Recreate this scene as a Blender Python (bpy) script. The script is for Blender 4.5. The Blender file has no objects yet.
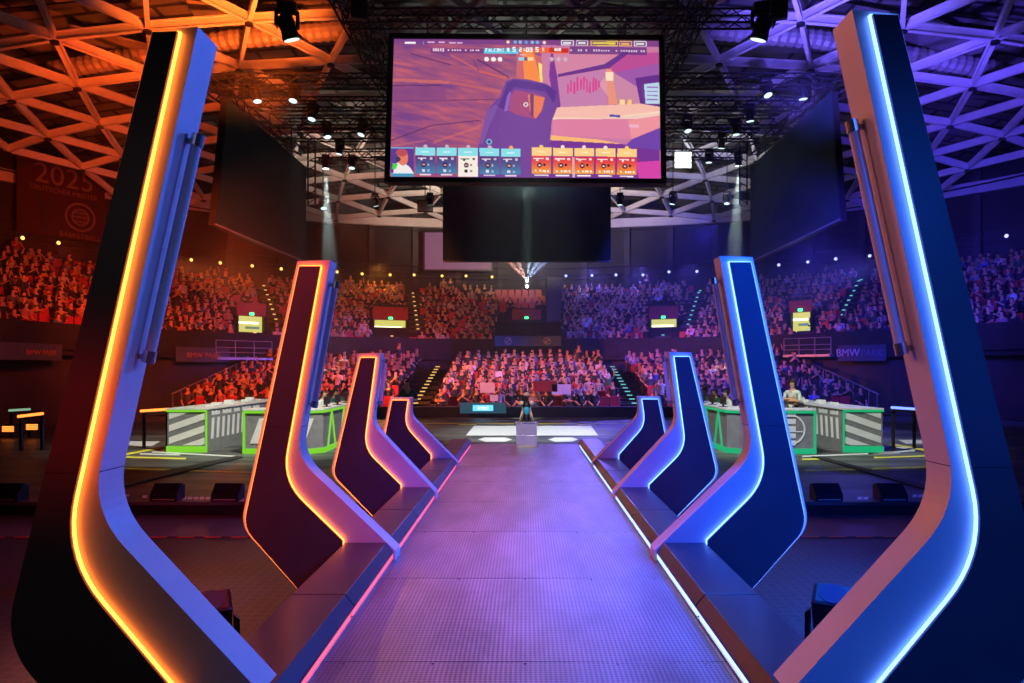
import bpy, bmesh, math, random
import numpy as np
from mathutils import Vector, Matrix
random.seed(7)
rng = np.random.default_rng(7)
S = bpy.context.scene
COL = S.collection
F = 683.0; CX = 525.0; CY = 368.0; CAMZ = 1.6
def P(px, py, Y): return Vector(((px-CX)*Y/F, Y, CAMZ+(CY-py)*Y/F))
def proj(x, y, z): return (CX+F*x/y, CY-F*(z-CAMZ)/y)
def lin(c):
    c = c/255.0
    return c/12.92 if c <= .04045 else ((c+.055)/1.055)**2.4
def rgb(r, g, b): return (lin(r), lin(g), lin(b), 1.0)

# ------------------------------------------------------------------ materials
def mat(name, base=(.5,.5,.5,1), rough=.5, metal=0.0, emis=None, estr=1.0, spec=.5, bump=None, var=None):
    m = bpy.data.materials.new(name); m.use_nodes = True
    nt = m.node_tree; b = nt.nodes['Principled BSDF']
    b.inputs['Base Color'].default_value = base
    b.inputs['Roughness'].default_value = rough
    b.inputs['Metallic'].default_value = metal
    b.inputs['Specular IOR Level'].default_value = spec
    if emis:
        b.inputs['Emission Color'].default_value = emis
        b.inputs['Emission Strength'].default_value = estr
    if var or bump:
        tc = nt.nodes.new('ShaderNodeTexCoord')
        n = nt.nodes.new('ShaderNodeTexNoise'); n.inputs['Scale'].default_value = (var or bump)[0]
        n.inputs['Detail'].default_value = 5
        nt.links.new(tc.outputs['Object'], n.inputs['Vector'])
        if var:
            r = nt.nodes.new('ShaderNodeValToRGB')
            k = var[1]
            r.color_ramp.elements[0].position = .3; r.color_ramp.elements[1].position = .7
            r.color_ramp.elements[0].color = (base[0]*(1-k), base[1]*(1-k), base[2]*(1-k), 1)
            r.color_ramp.elements[1].color = (min(1, base[0]*(1+k)), min(1, base[1]*(1+k)), min(1, base[2]*(1+k)), 1)
            nt.links.new(n.outputs['Fac'], r.inputs['Fac']); nt.links.new(r.outputs['Color'], b.inputs['Base Color'])
        if bump:
            bp = nt.nodes.new('ShaderNodeBump'); bp.inputs['Strength'].default_value = bump[1]; bp.inputs['Distance'].default_value = .02
            nt.links.new(n.outputs['Fac'], bp.inputs['Height']); nt.links.new(bp.outputs['Normal'], b.inputs['Normal'])
    return m
def emit(name, color, strength=1.0): return mat(name, (0.02,0.02,0.02,1), .5, emis=color, estr=strength)

M = {}
M['black'] = mat('black paint', (.012,.012,.013,1), .45, var=(3,.4))
M['blackmetal'] = mat('black metal', (.016,.016,.018,1), .38, .2, var=(5,.3))
M['truss'] = mat('black truss', (.02,.02,.022,1), .4, .3, var=(5,.3))
M['frame'] = mat('white frame paint', (.62,.60,.58,1), .42, var=(2.5,.07), bump=(18,.03))
M['panel'] = mat('dark satin panel', (.075,.065,.075,1), .4, spec=.3, var=(2,.12))
M['panelR'] = M['panel']
M['tube'] = mat('frosted tube', (.66,.66,.66,1), .3, var=(6,.05))
M['steel'] = mat('steel', (.6,.6,.6,1), .25, .9, var=(9,.1))
M['ledO'] = emit('orange light strip', (1.0,.19,.022,1), 8)
M['ledB'] = emit('blue light strip', (.09,.23,1.0,1), 7.5)
M['ledPink'] = emit('pink light strip', (1.0,.10,.20,1), 1.7)
M['ledBw'] = emit('pale blue light strip', (.20,.32,1.0,1), 4)
M['bench'] = mat('bench laminate', (.035,.03,.035,1), .3, spec=.5, var=(4,.1))
M['seam'] = mat('seam', (.01,.01,.01,1), .6, var=(4,.2))
M['concrete'] = mat('dark concrete', (.012,.012,.014,1), .8, var=(1.2,.35))
M['wall'] = mat('arena wall', (.030,.026,.026,1), .8, var=(.5,.3))
M['pillar'] = mat('wall pillar', (.05,.04,.045,1), .7, var=(1,.2))
M['beam'] = mat('white roof steel', (.62,.58,.54,1), .5, var=(1.5,.08))
M['duct'] = mat('ribbed duct', (.40,.36,.33,1), .5, .3, var=(2,.15))
M['screenoff'] = mat('dark screen', (.010,.026,.030,1), .7, var=(1,.15), spec=.15)
M['trim'] = mat('screen trim', (.10,.12,.11,1), .4, var=(4,.1))
M['redseat'] = mat('red seat plastic', (.42,.02,.03,1), .5, var=(4,.15))
M['green'] = emit('lime light', (.22,.72,.015,1), .85)
M['teal'] = emit('teal light', (.0,.50,.20,1), .8)
M['exit'] = emit('green exit light', (.02,1,.2,1), 5)
M['warmroom'] = emit('lit passage', (.62,.60,.13,1), 1.1)
M['tealwall'] = mat('teal wall board',(.1,.3,.2,1),.6,var=(3,.2),emis=(.15,.4,.2,1),estr=.5)  # board carries its own glow, though it is no lamp
M['lensglow'] = emit('glowing lens', (.7,1,.95,1), 1.6)
M['white'] = mat('white vinyl', (.75,.75,.72,1), .5, var=(6,.06))
M['deskgrey'] = mat('desk grey', (.21,.21,.21,1), .5, var=(5,.15))
M['desktop'] = mat('desk top white', (.6,.6,.56,1), .45, var=(5,.08))
M['yellow'] = mat('yellow floor tape', (.75,.70,.06,1), .5, var=(3,.1))
M['stepY'] = emit('warm step light', (1,.62,.16,1), 1.1)
M['stepT'] = emit('cool step light', (.2,.8,.75,1), .85)
M['bulbY'] = emit('warm lamp', (1,.62,.12,1), 2.2)
M['bulbB'] = emit('blue white lamp', (.34,.36,1,1), 2.6)
M['bulbW'] = emit('white lamp', (.85,1,.9,1), 8)
M['screen_glow'] = emit('projection screen', rgb(118,72,100), 1.0)  # pink light falling on the white screen, put in as emission
M['redpanel'] = mat('red cladding', (.30,.03,.025,1), .6, var=(2,.2))
M['banner'] = mat('red banner', (.05,.002,.003,1), .7, var=(2,.2))
M['bannertxt'] = mat('banner print', (.20,.10,.08,1), .7, var=(4,.1))
M['bannerdark'] = mat('banner dark print', (.02,.02,.04,1), .7, var=(4,.1))
M['fascia'] = mat('fascia banner', (.05,.06,.09,1), .6, var=(2,.2))
M['gold'] = mat('gold', (.85,.66,.34,1), .35, .35, var=(9,.12))
M['tealenamel'] = mat('teal enamel', (.02,.42,.42,1), .3, var=(9,.1), emis=(.02,.5,.5,1), estr=.12)  # faint emission lifts the enamel, which is no lamp
M['plinth'] = mat('plinth', (.42,.40,.42,1), .35, .3, var=(4,.1))
M['skin'] = mat('skin', (.60,.32,.18,1), .55, var=(9,.1))
M['hair'] = mat('hair', (.02,.013,.01,1), .6, var=(20,.4))
M['trousers'] = mat('dark trousers', (.02,.022,.03,1), .8, var=(9,.3))
M['jersey'] = mat('white jersey', (.62,.66,.6,1), .7, var=(9,.1))
M['jerseyg'] = mat('green jacket', (.03,.12,.06,1), .7, var=(9,.3))
M['rail'] = mat('grey rail', (.32,.30,.32,1), .4, .4, var=(4,.1))
M['orangebar'] = emit('orange light bar', (1,.20,.03,1), 3)
M['bluebar'] = emit('blue light bar', (.12,.2,1,1), 3)
M['greybar'] = emit('pale light bar', (.3,.5,.35,1), .8)

def shirt_mat():
    m = mat('shirt', (.5,.5,.5,1), .75); nt = m.node_tree
    oi = nt.nodes.new('ShaderNodeObjectInfo'); nt.links.new(oi.outputs['Color'], nt.nodes['Principled BSDF'].inputs['Base Color'])
    return m
M['shirt'] = shirt_mat()
def attr_mat(name, attr='Col', emission=False):
    m = mat(name, (.5,.5,.5,1), .75); nt = m.node_tree
    a = nt.nodes.new('ShaderNodeVertexColor'); a.layer_name = attr
    b = nt.nodes['Principled BSDF']
    if emission:
        nt.links.new(a.outputs['Color'], b.inputs['Emission Color']); b.inputs['Emission Strength'].default_value = 1.0
        b.inputs['Base Color'].default_value = (.01,.01,.01,1); b.inputs['Roughness'].default_value = .6
        b.inputs['Specular IOR Level'].default_value = .1
    else: nt.links.new(a.outputs['Color'], b.inputs['Base Color'])
    return m
M['crowd'] = attr_mat('crowd clothing')
M['picture'] = attr_mat('screen picture', emission=True)

def deck_mat():
    m = mat('perforated deck', (.30,.30,.34,1), .36, .55); nt = m.node_tree; b = nt.nodes['Principled BSDF']
    tc = nt.nodes.new('ShaderNodeTexCoord'); sx = nt.nodes.new('ShaderNodeSeparateXYZ')
    nt.links.new(tc.outputs['Object'], sx.inputs[0])
    def mth(op, a, bb=None):
        n = nt.nodes.new('ShaderNodeMath'); n.operation = op
        for i, v in enumerate((a, bb)):
            if v is None: continue
            if isinstance(v, (int, float)): n.inputs[i].default_value = v
            else: nt.links.new(v, n.inputs[i])
        return n.outputs[0]
    k = 2*math.pi/.026
    a = mth('SINE', mth('MULTIPLY', sx.outputs[0], k)); c = mth('SINE', mth('MULTIPLY', sx.outputs[1], k))
    pr = mth('ADD', a, c)
    hole = mth('GREATER_THAN', pr, .75)
    no = nt.nodes.new('ShaderNodeTexNoise'); no.inputs['Scale'].default_value = 1.6; no.inputs['Detail'].default_value = 6
    mp = nt.nodes.new('ShaderNodeMapping'); mp.inputs['Scale'].default_value = (2.2,.7,1)
    nt.links.new(tc.outputs['Object'], mp.inputs[0]); nt.links.new(mp.outputs[0], no.inputs['Vector'])
    r = nt.nodes.new('ShaderNodeValToRGB'); r.color_ramp.elements[0].color = (.25,.25,.28,1); r.color_ramp.elements[1].color = (.44,.43,.48,1)
    r.color_ramp.elements[0].position = .35; r.color_ramp.elements[1].position = .68
    nt.links.new(no.outputs['Fac'], r.inputs['Fac'])
    mx = nt.nodes.new('ShaderNodeMix'); mx.data_type = 'RGBA'
    nt.links.new(hole, mx.inputs['Factor']); nt.links.new(r.outputs['Color'], mx.inputs[6]); mx.inputs[7].default_value = (.13,.13,.16,1)
    nt.links.new(mx.outputs[2], b.inputs['Base Color'])
    bp = nt.nodes.new('ShaderNodeBump'); bp.inputs['Strength'].default_value = .18; bp.inputs['Distance'].default_value = .003
    nt.links.new(pr, bp.inputs['Height']); nt.links.new(bp.outputs['Normal'], b.inputs['Normal'])
    rr = nt.nodes.new('ShaderNodeMapRange'); rr.inputs[3].default_value = .27; rr.inputs[4].default_value = .44
    nt.links.new(no.outputs['Fac'], rr.inputs[0]); nt.links.new(rr.outputs[0], b.inputs['Roughness'])
    return m
M['deck'] = deck_mat()
def mat_mat():
    m = mat('honeycomb mat', (.02,.018,.018,1), .5); nt = m.node_tree; b = nt.nodes['Principled BSDF']
    tc = nt.nodes.new('ShaderNodeTexCoord'); v = nt.nodes.new('ShaderNodeTexVoronoi'); v.feature = 'DISTANCE_TO_EDGE'
    v.inputs['Scale'].default_value = 9; v.inputs['Randomness'].default_value = .12
    nt.links.new(tc.outputs['Object'], v.inputs['Vector'])
    r = nt.nodes.new('ShaderNodeValToRGB'); r.color_ramp.elements[0].position = .05; r.color_ramp.elements[1].position = .16
    r.color_ramp.elements[0].color = (.035,.028,.026,1); r.color_ramp.elements[1].color = (.006,.006,.006,1)
    nt.links.new(v.outputs['Distance'], r.inputs['Fac']); nt.links.new(r.outputs['Color'], b.inputs['Base Color'])
    return m
M['mat'] = mat_mat()
def stage_mat():
    m = mat('stage vinyl', (.05,.055,.05,1), .45, spec=.2); nt = m.node_tree; b = nt.nodes['Principled BSDF']
    tc = nt.nodes.new('ShaderNodeTexCoord'); n = nt.nodes.new('ShaderNodeTexNoise'); n.inputs['Scale'].default_value = .9; n.inputs['Detail'].default_value = 8
    mp = nt.nodes.new('ShaderNodeMapping'); mp.inputs['Scale'].default_value = (.5,2.0,1)
    nt.links.new(tc.outputs['Object'], mp.inputs[0]); nt.links.new(mp.outputs[0], n.inputs['Vector'])
    r = nt.nodes.new('ShaderNodeValToRGB'); r.color_ramp.elements[0].position = .38; r.color_ramp.elements[1].position = .66
    r.color_ramp.elements[0].color = (.035,.038,.034,1); r.color_ramp.elements[1].color = (.15,.16,.145,1)
    nt.links.new(n.outputs['Fac'], r.inputs['Fac']); nt.links.new(r.outputs['Color'], b.inputs['Base Color'])
    return m
M['stage'] = stage_mat()
def roofdeck_mat():
    m = mat('roof deck', (.12,.11,.10,1), .7); nt = m.node_tree; b = nt.nodes['Principled BSDF']
    tc = nt.nodes.new('ShaderNodeTexCoord'); v = nt.nodes.new('ShaderNodeTexBrick')
    v.inputs['Scale'].default_value = .3; v.inputs['Color1'].default_value = (.22,.20,.18,1); v.inputs['Color2'].default_value = (.07,.065,.06,1)
    v.inputs['Mortar'].default_value = (.02,.02,.02,1); v.inputs['Mortar Size'].default_value = .03; v.inputs['Bias'].default_value = -.2
    nt.links.new(tc.outputs['Object'], v.inputs['Vector'])
    nt.links.new(v.outputs['Color'], b.inputs['Base Color'])
    return m
M['roofdeck'] = roofdeck_mat()
M['concrete2'] = mat('light concrete',(.06,.055,.055,1),.8,var=(2,.2))

# ------------------------------------------------------------------ mesh helpers
class MB:
    def __init__(s): s.v = []; s.f = []; s.m = []
    def add(s, vs, fs, mi=0):
        o = len(s.v); s.v += [tuple(v) for v in vs]; s.f += [tuple(i+o for i in f) for f in fs]; s.m += [mi]*len(fs); return s
    def box(s, x0, x1, y0, y1, z0, z1, mi=0, mtx=None):
        vs = [Vector(p) for p in ((x0,y0,z0),(x1,y0,z0),(x1,y1,z0),(x0,y1,z0),(x0,y0,z1),(x1,y0,z1),(x1,y1,z1),(x0,y1,z1))]
        if mtx: vs = [mtx @ v for v in vs]
        return s.add(vs, [(0,3,2,1),(4,5,6,7),(0,1,5,4),(1,2,6,5),(2,3,7,6),(3,0,4,7)], mi)
    def tube(s, a, b, r, n=6, r2=None, mi=0, cap=True):
        a = Vector(a); b = Vector(b); d = (b-a)
        if d.length < 1e-6: return s
        d.normalize(); u = d.orthogonal().normalized(); w = d.cross(u); r2 = r if r2 is None else r2
        vs = []; 
        for c, rr in ((a, r), (b, r2)):
            for i in range(n):
                t = 2*math.pi*(i+.5)/n; vs.append(c+u*math.cos(t)*rr+w*math.sin(t)*rr)
        fs = [(i, (i+1)%n, n+(i+1)%n, n+i) for i in range(n)]
        if cap: fs += [tuple(range(n-1,-1,-1)), tuple(range(n, 2*n))]
        return s.add(vs, fs, mi)
    def lathe(s, prof, n=20, c=(0,0,0), mi=0, mtx=None):
        c = Vector(c); vs = []; fs = []
        for r, z in prof:
            for i in range(n):
                t = 2*math.pi*i/n; p = Vector((r*math.cos(t), r*math.sin(t), z))
                if mtx: p = mtx @ p
                vs.append(p+c)
        for k in range(len(prof)-1):
            for i in range(n): fs.append((k*n+i, k*n+(i+1)%n, (k+1)*n+(i+1)%n, (k+1)*n+i))
        fs.append(tuple(range(n-1,-1,-1))); fs.append(tuple(range((len(prof)-1)*n, len(prof)*n)))
        return s.add(vs, fs, mi)
    def sphere(s, c, r, n=10, m=7, sc=(1,1,1), mi=0):
        prof = [(math.sin(math.pi*(k+.001)/(m))*r, -math.cos(math.pi*k/m)*r) for k in range(m+1)]
        return s.lathe([(p[0]+1e-5, p[1]) for p in prof], n, c, mi, Matrix.Diagonal(Vector(sc)))
    def prism(s, pts, y0, y1, mi=0):            # polygon in XZ extruded along Y
        n = len(pts)
        vs = [(p[0], y0, p[1]) for p in pts]+[(p[0], y1, p[1]) for p in pts]
        fs = [tuple(range(n)), tuple(range(2*n-1, n-1, -1))]+[(i, n+i, n+(i+1)%n, (i+1)%n) for i in range(n)]
        return s.add(vs, fs, mi)
    def build(s, name, m, parent=None, smooth=False, loc=None, bevel=0):
        me = bpy.data.meshes.new(name); me.from_pydata(s.v, [], s.f)
        ms = m if isinstance(m, (list, tuple)) else [m]
        for x in ms: me.materials.append(M[x] if isinstance(x, str) else x)
        me.polygons.foreach_set('material_index', s.m)
        bm = bmesh.new(); bm.from_mesh(me); bmesh.ops.recalc_face_normals(bm, faces=bm.faces); bm.to_mesh(me); bm.free()
        if smooth: me.polygons.foreach_set('use_smooth', [True]*len(me.polygons))
        o = bpy.data.objects.new(name, me); COL.objects.link(o)
        if parent: o.parent = parent
        if loc is not None: o.location = loc
        if bevel:
            b = o.modifiers.new('bevel', 'BEVEL'); b.width = bevel; b.segments = 2; b.limit_method = 'ANGLE'
        return o
def text_obj(body, size, m, parent, loc, rot=(math.pi/2,0,0), ext=.01, name='lettering', align='CENTER'):
    c = bpy.data.curves.new(name,'FONT'); c.body = body; c.size = size; c.align_x = align; c.extrude = ext; c.resolution_u = 3
    o = bpy.data.objects.new(name, c); COL.objects.link(o)
    me = bpy.data.meshes.new_from_object(o.evaluated_get(bpy.context.evaluated_depsgraph_get())); bpy.data.objects.remove(o); bpy.data.curves.remove(c)
    me.materials.clear(); me.materials.append(M[m] if isinstance(m,str) else m)
    o = bpy.data.objects.new(name, me); COL.objects.link(o); o.parent = parent; o.location = loc; o.rotation_euler = rot; return o
def tag(o, label=None, cat=None, group=None, kind=None):
    if label: o['label'] = label
    if cat: o['category'] = cat
    if group: o['group'] = group
    if kind: o['kind'] = kind
    return o
def empty(name, loc=(0,0,0), rz=0, label=None, cat=None, group=None):
    o = bpy.data.objects.new(name, None); COL.objects.link(o); o.location = loc; o.rotation_euler = (0,0,rz)
    o.empty_display_size = .1
    return tag(o, label, cat, group)
def struct(o): o['kind'] = 'structure'; return o
def copy_tree(o, parent=None):
    c = o.copy(); COL.objects.link(c); c.parent = parent
    for ch in list(o.children): copy_tree(ch, c)
    return c
def fillet(pts, n=7):
    out = []; N = len(pts)
    for i, p in enumerate(pts):
        r = p[2] if len(p) > 2 else 0; q = Vector(p[:2])
        if r == 0: out.append((q.x, q.y)); continue
        a = Vector(pts[i-1][:2]); b = Vector(pts[(i+1)%N][:2])
        pa = q+(a-q).normalized()*r; pb = q+(b-q).normalized()*r
        for k in range(n+1):
            t = k/n; z = pa*(1-t)**2+q*2*t*(1-t)+pb*t*t; out.append((z.x, z.y))
    return out

# ------------------------------------------------------------------ camera
cam = bpy.data.cameras.new('camera'); co = bpy.data.objects.new('camera', cam); COL.objects.link(co)
co.location = (0,0,CAMZ); co.rotation_euler = (math.pi/2,0,0)
cam.sensor_width = 36; cam.lens = F/1024*36
cam.shift_x = -(CX-512)/1024; cam.shift_y = (CY-341.5)/1024
cam.clip_start = .05; cam.clip_end = 300
S.camera = co
S.view_settings.view_transform = 'Standard'; S.view_settings.look = 'None'; S.view_settings.gamma = 1; S.view_settings.exposure = 0
S.view_settings.use_curve_mapping = False
w = bpy.data.worlds.new('world'); S.world = w; w.use_nodes = True
w.node_tree.nodes['Background'].inputs[0].default_value = (.01,.01,.016,1); w.node_tree.nodes['Background'].inputs[1].default_value = .3

# ------------------------------------------------------------------ walkway
wk = empty('walkway', (0,0,0), 0, 'perforated metal catwalk running straight to the trophy, washed in purple light', 'walkway')
ys = [.7, 2.25, 3.72, 5.20, 6.68, 8.16, 9.64, 11.1, 12.6, 14.4]
for a, b in zip(ys[:-1], ys[1:]):
    MB().box(-1.115, 1.115, a+.004, b-.004, -.05, 0).build('deck_panel', 'deck', wk)
fr = MB().box(-1.1, 1.1, .7, 14.38, -.65, -.055).build('substructure', 'black', wk)
sc_ = MB()
for y in ys[1:-1]:
    for x in (-.98,-.5,0,.5,.98): sc_.lathe([(.008,0),(.008,.002),(.004,.003)], 6, (x, y-.03, 0))
sc_.build('screw', 'steel', wk)['kind'] = 'stuff'

# benches
bys = [.7, 1.72, 4.36, 6.97, 9.62, 12.25, 13.95]
bnames = ['nearest bench section', 'second bench section', 'third bench section', 'fourth bench section', 'fifth bench section', 'farthest short bench section']
for s in (-1, 1):
    side = 'lit orange' if s < 0 else 'lit blue'
    led = 'ledPink' if s < 0 else 'ledBw'
    for i, (a, b) in enumerate(zip(bys[:-1], bys[1:])):
        if i == 0: a = 0.9
        t = empty('bench', (s*1.3, (a+b)/2, 0), 0, f'low dark {bnames[i]}, on the {side} side of the walkway', 'bench', f'bench sections along the {side} side')
        dy = (a+b)/2; X = 1.3
        prof = [(1.49,-.0),(1.49,.155),(1.147,.155),(1.092,.085),(1.092,.062),(1.125,.05),(1.125,0)]
        g = MB().prism([(s*(x-X), z) for x, z in prof], a-dy+.006, b-dy-.006)
        g.build('seat_top', 'bench', t, bevel=.004)
        MB().box(s*1.13-s*X, s*1.48-s*X, a-dy+.006, b-dy-.006, -.65, -.001).build('base', 'black', t)
        MB().box(min(s*(1.1085-X), s*(1.1235-X)), max(s*(1.1085-X), s*(1.1235-X)), a-dy+.02, b-dy-.02, .012, .034).build('light_strip', led, t)
        MB().box(min(s*(1.098-X), s*(1.108-X)), max(s*(1.098-X), s*(1.108-X)), a-dy+.01, b-dy-.01, 0.001, .012).build('edge_rail', 'steel', t)

# ------------------------------------------------------------------ blades (L shaped fins)
TH = .19
BL = [
 dict(Y=3.03, outer=[(152,31,0),(5,640,45),(187,853,0)], bt=693.7, bx=187, corner=(274,713), floor=728.7, inner=[(90.2,510,50),(198,26.4,0)],
      ptop=(156.5,36,181,35), pin=(65,554.7,62), pend=(182,693.7), pout=(9.5,640,43), seam=472, tube=(130,358)),
 dict(Y=5.65, outer=[(297.3,261,0),(240.5,526,16),(343.5,640,0)], bt=543, bx=343.5, corner=(393.5,551.5), floor=561.5, inner=[(295.7,456,24),(330.2,260,0)],
      ptop=(300.6,266.7,321.5,266.7), pin=(282.5,480.2,30), pend=(343.5,539.5), pout=(245,526,15), seam=427, tube=(282,406)),
 dict(Y=8.28, outer=[(358.5,353.4,0),(330,474.5,10),(401,545,0)], bt=487.2, bx=401, corner=(434.5,493), floor=500, inner=[(371.9,424,12),(381,352.8,0)],
      ptop=(361.2,357.8,376,357.8), pin=(364,448.2,16), pend=(401,484.5), pout=(333.6,474.5,9), seam=409, tube=(360,404)),
 dict(Y=10.93, outer=[(390,397.5,0),(378.5,455,8),(430.5,506,0)], bt=458.3, bx=431, corner=(456.5,463), floor=468, inner=[(410,415.2,9),(411.8,397.5,0)],
      ptop=(392.4,400.3,408,400.3), pin=(404.5,425,11), pend=(431,454.5), pout=(381.5,455,7), seam=None, tube=None)]
RAISE = [17, 4, 1, 1]
bl_name = ['nearest and tallest', 'second', 'third', 'farthest and shortest']
def blade(i, s):
    d = BL[i]; Y = d['Y']
    def W(px, py):
        if s > 0 and py < d['bt']: py = py-RAISE[i]*(d['bt']-py)/(d['bt']-d['outer'][0][1])
        X = (px-CX)*Y/F
        if s > 0: X = -X
        return (X, CAMZ+(CY-py)*Y/F)
    colr = 'orange' if s < 0 else 'blue'
    base = W(*((d['bx'], d['bt'])))
    t = empty('stage_fin', (base[0], Y, 0), 0, f'{bl_name[i]} L-shaped stage fin edged in {colr} light round a dark panel', 'stage fin', f'leaning fins on the {colr} side')
    ox, oy = base[0], Y
    cxp, cyp = d['corner'][0]+11.0/Y, d['corner'][1]-5.0/Y; ivx, ivy = d['inner'][0][:2]; xi_ = cxp+(ivx-cxp)*(d['bt']-cyp)/(ivy-cyp); q_ = 14.0/Y
    raw = [d['outer'][0], d['outer'][1], d['outer'][2], (d['bx'], d['bt'], 0), (xi_-q_, d['bt'], 0),
           (cxp-q_, cyp+q_*.3, 0), (cxp-q_, d['floor']-.5, 0), (cxp, d['floor']-.5, 0), (cxp, cyp, 0)]+d['inner']
    if s > 0 and i == 0: raw[1] = (-5, 640, 45)
    pts = [W(*p) for p in fillet(raw, 9)]
    g = MB().prism([(x-ox, z) for x, z in pts], 0, TH)
    g.build('frame', 'frame', t)
    # raised dark panel
    pr = [(d['ptop'][0], d['ptop'][1], 0), d['pout'] if not (s > 0 and i == 0) else (-.5,640,43), (d['outer'][2][0]-1, d['outer'][2][1]-6*3/Y, 0), (d['bx'], d['bt']+3, 0), (d['pend'][0], d['pend'][1], 0), d['pin'], (d['ptop'][2], d['ptop'][3], 0)]
    pp = [W(*p) for p in fillet(pr, 9)]
    PD = .036
    g = MB().prism([(x-ox, z) for x, z in pp], -PD, -.001)
    g.build('front_panel', 'panel', t)
    MB().prism([(x-ox, z) for x, z in pp], TH+.001, TH+.02).build('back_panel', 'panel', t)
    # light strip round panel edge: ribbon just outside the panel side wall
    n = len(pp); area = sum(pp[k][0]*pp[(k+1)%n][1]-pp[(k+1)%n][0]*pp[k][1] for k in range(n)); sg = 1 if area > 0 else -1
    def off(k, e):
        a = Vector(pp[k-1]); q = Vector(pp[k]); b = Vector(pp[(k+1)%n])
        t1 = (q-a).normalized(); t2 = (b-q).normalized(); tt = (t1+t2).normalized()
        nn = Vector((tt.y, -tt.x))*sg; c = max(.35, nn.dot(Vector((t1.y, -t1.x))*sg))
        return q+nn*e/c
    zb = base[1]+.005
    r = MB()
    for k in range(n):
        a, b = k, (k+1) % n
        if min(pp[a][1], pp[b][1]) < zb-.9: continue
        if pp[a][1] < zb+.01 and pp[b][1] < zb+.01 and abs(pp[a][0]-ox) < .3 and abs(pp[b][0]-ox) < .3: continue
        q = [off(a, .002), off(b, .002), off(b, .006), off(a, .006)]
        y0, y1 = -.024, -.003
        vs = [(p.x-ox, y0, p.y) for p in q]+[(p.x-ox, y1, p.y) for p in q]
        r.add(vs, [(0,1,2,3),(7,6,5,4),(0,4,5,1),(1,5,6,2),(2,6,7,3),(3,7,4,0)])
    r.build('light_strip', 'ledO' if s < 0 else 'ledB', t)
    def inner_x(z, ps=pts):
        best = None
        for k in range(len(ps)):
            a = ps[k]; b = ps[(k+1)%len(ps)]
            if (a[1]-z)*(b[1]-z) <= 0 and abs(a[1]-b[1]) > 1e-6:
                x = a[0]+(b[0]-a[0])*(z-a[1])/(b[1]-a[1])
                if best is None or abs(x) < abs(best): best = x
        return best
    if d['seam']:
        zs = W(0, d['seam'])[1]; xi = inner_x(zs); xo = max((p[0] for p in pts), key=abs)
        xa = None
        for k in range(n):
            a = pp[k]; b = pp[(k+1)%n]
            if (a[1]-zs)*(b[1]-zs) <= 0 and abs(a[1]-b[1]) > 1e-6:
                x = a[0]+(b[0]-a[0])*(zs-a[1])/(b[1]-a[1]); xa = (xa or [])+[x]
        x0, x1 = min(xa), max(xa)
        MB().box(x0-ox+.002, x1-ox-.002, -PD-.0008, -PD+.001, zs-.0018, zs+.0018).build('panel_seam', 'seam', t)
        e = min(abs(v) for v in xa)
        lo, hi = sorted((s*(abs(xi)+.0)-ox, s*(abs(xi)-.0008)-ox))
        MB().box(lo-.0005, hi+.0005, .003, TH-.003, zs-.0018, zs+.0018).build('frame_seam', 'seam', t)
    if d['tube']:
        za = W(0, d['tube'][0])[1]; zc = W(0, d['tube'][1])[1]
        a = Vector((inner_x(za)-ox-s*.045, TH*.62, za)); b = Vector((inner_x(zc)-ox-s*.045, TH*.62, zc))
        tb = MB().tube(a, b, .024, 16).build('tube_light', 'tube', t, smooth=False)
        for c, o2 in ((a, b), (b, a)):
            dd = (o2-c).normalized()
            mb = MB().tube(c-dd*.02, c+dd*.035, .029, 16)
            mb.tube(c+dd*.01, c+dd*.01+Vector((s*.05,0,0)), .014, 10)
            mb.build('bracket', 'steel', tb)
    return t
for i in range(4):
    for s in (-1, 1): blade(i, s)

# ------------------------------------------------------------------ floors
st = struct(MB().box(-24, 24, 10.45, 29.0, -.5, -.45).build('floor', 'stage'))
struct(MB().box(-24, 24, 10.46, 28.9, -.66, -.501).build('trim_stage_front', 'black'))
struct(MB().box(-24, 24, -3, 60, -.72, -.66).build('ground', 'mat'))
struct(MB().box(-24, 24, 9.1, 10.44, -.659, -.645).build('floor_front_strip', mat('reddish vinyl', (.09,.05,.045,1), .5, var=(2,.2))))
M['otape'] = mat('orange tape', (.6,.07,.03,1), .5, var=(3,.1)); tp = None
for k in range(22):
    for s_ in (-1, 1):
        if tp is None: tp = MB().box(-.11,.11,-.01,.01,0,.014).build('tape_dash','otape'); o = tp
        else: o = tp.copy(); COL.objects.link(o)
        o.location = (s_*(2.0+k*.36), 9.09, -.659)
        tag(o, f'short {"orange" if s_<0 else "blue"}-side dash of reddish floor tape on the edge of the dark matting', 'floor tape', f'tape dashes on the {"orange" if s_<0 else "blue"} side')
# floor markings: each strip its own thing
def strip(pts, m, label, name='floor_marking', cat='floor marking', group='floor markings on the stage'):
    z = -.45; v = []
    for (px, py) in pts:
        Y = (CAMZ-z)*F/(py-CY); v.append(((px-CX)*Y/F, Y))
    n = len(v); g = MB()
    vs = [(a, b, z+.001) for a, b in v]+[(a, b, z+.005) for a, b in v]
    g.add(vs, [tuple(range(n)), tuple(range(n, 2*n))]+[(i, (i+1)%n, n+(i+1)%n, n+i) for i in range(n)])
    tag(g.build(name, m), label, cat, group)
def sline(x0, y0, x1, y1, w, m, label, **k): strip([(x0,y0-w/2),(x1,y1-w/2),(x1,y1+w/2),(x0,y0+w/2)], m, label, **k)
strip([(474,426),(591,426),(598,435.5),(466,435.5)], 'white', 'big white rectangle on the stage floor behind the plinth')
strip([(478,439.5),(485,437.6),(505,437.6),(512,439.5),(505,441.8),(485,441.8)], 'white', 'white oval left of the plinth in front of the white rectangle')
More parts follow.
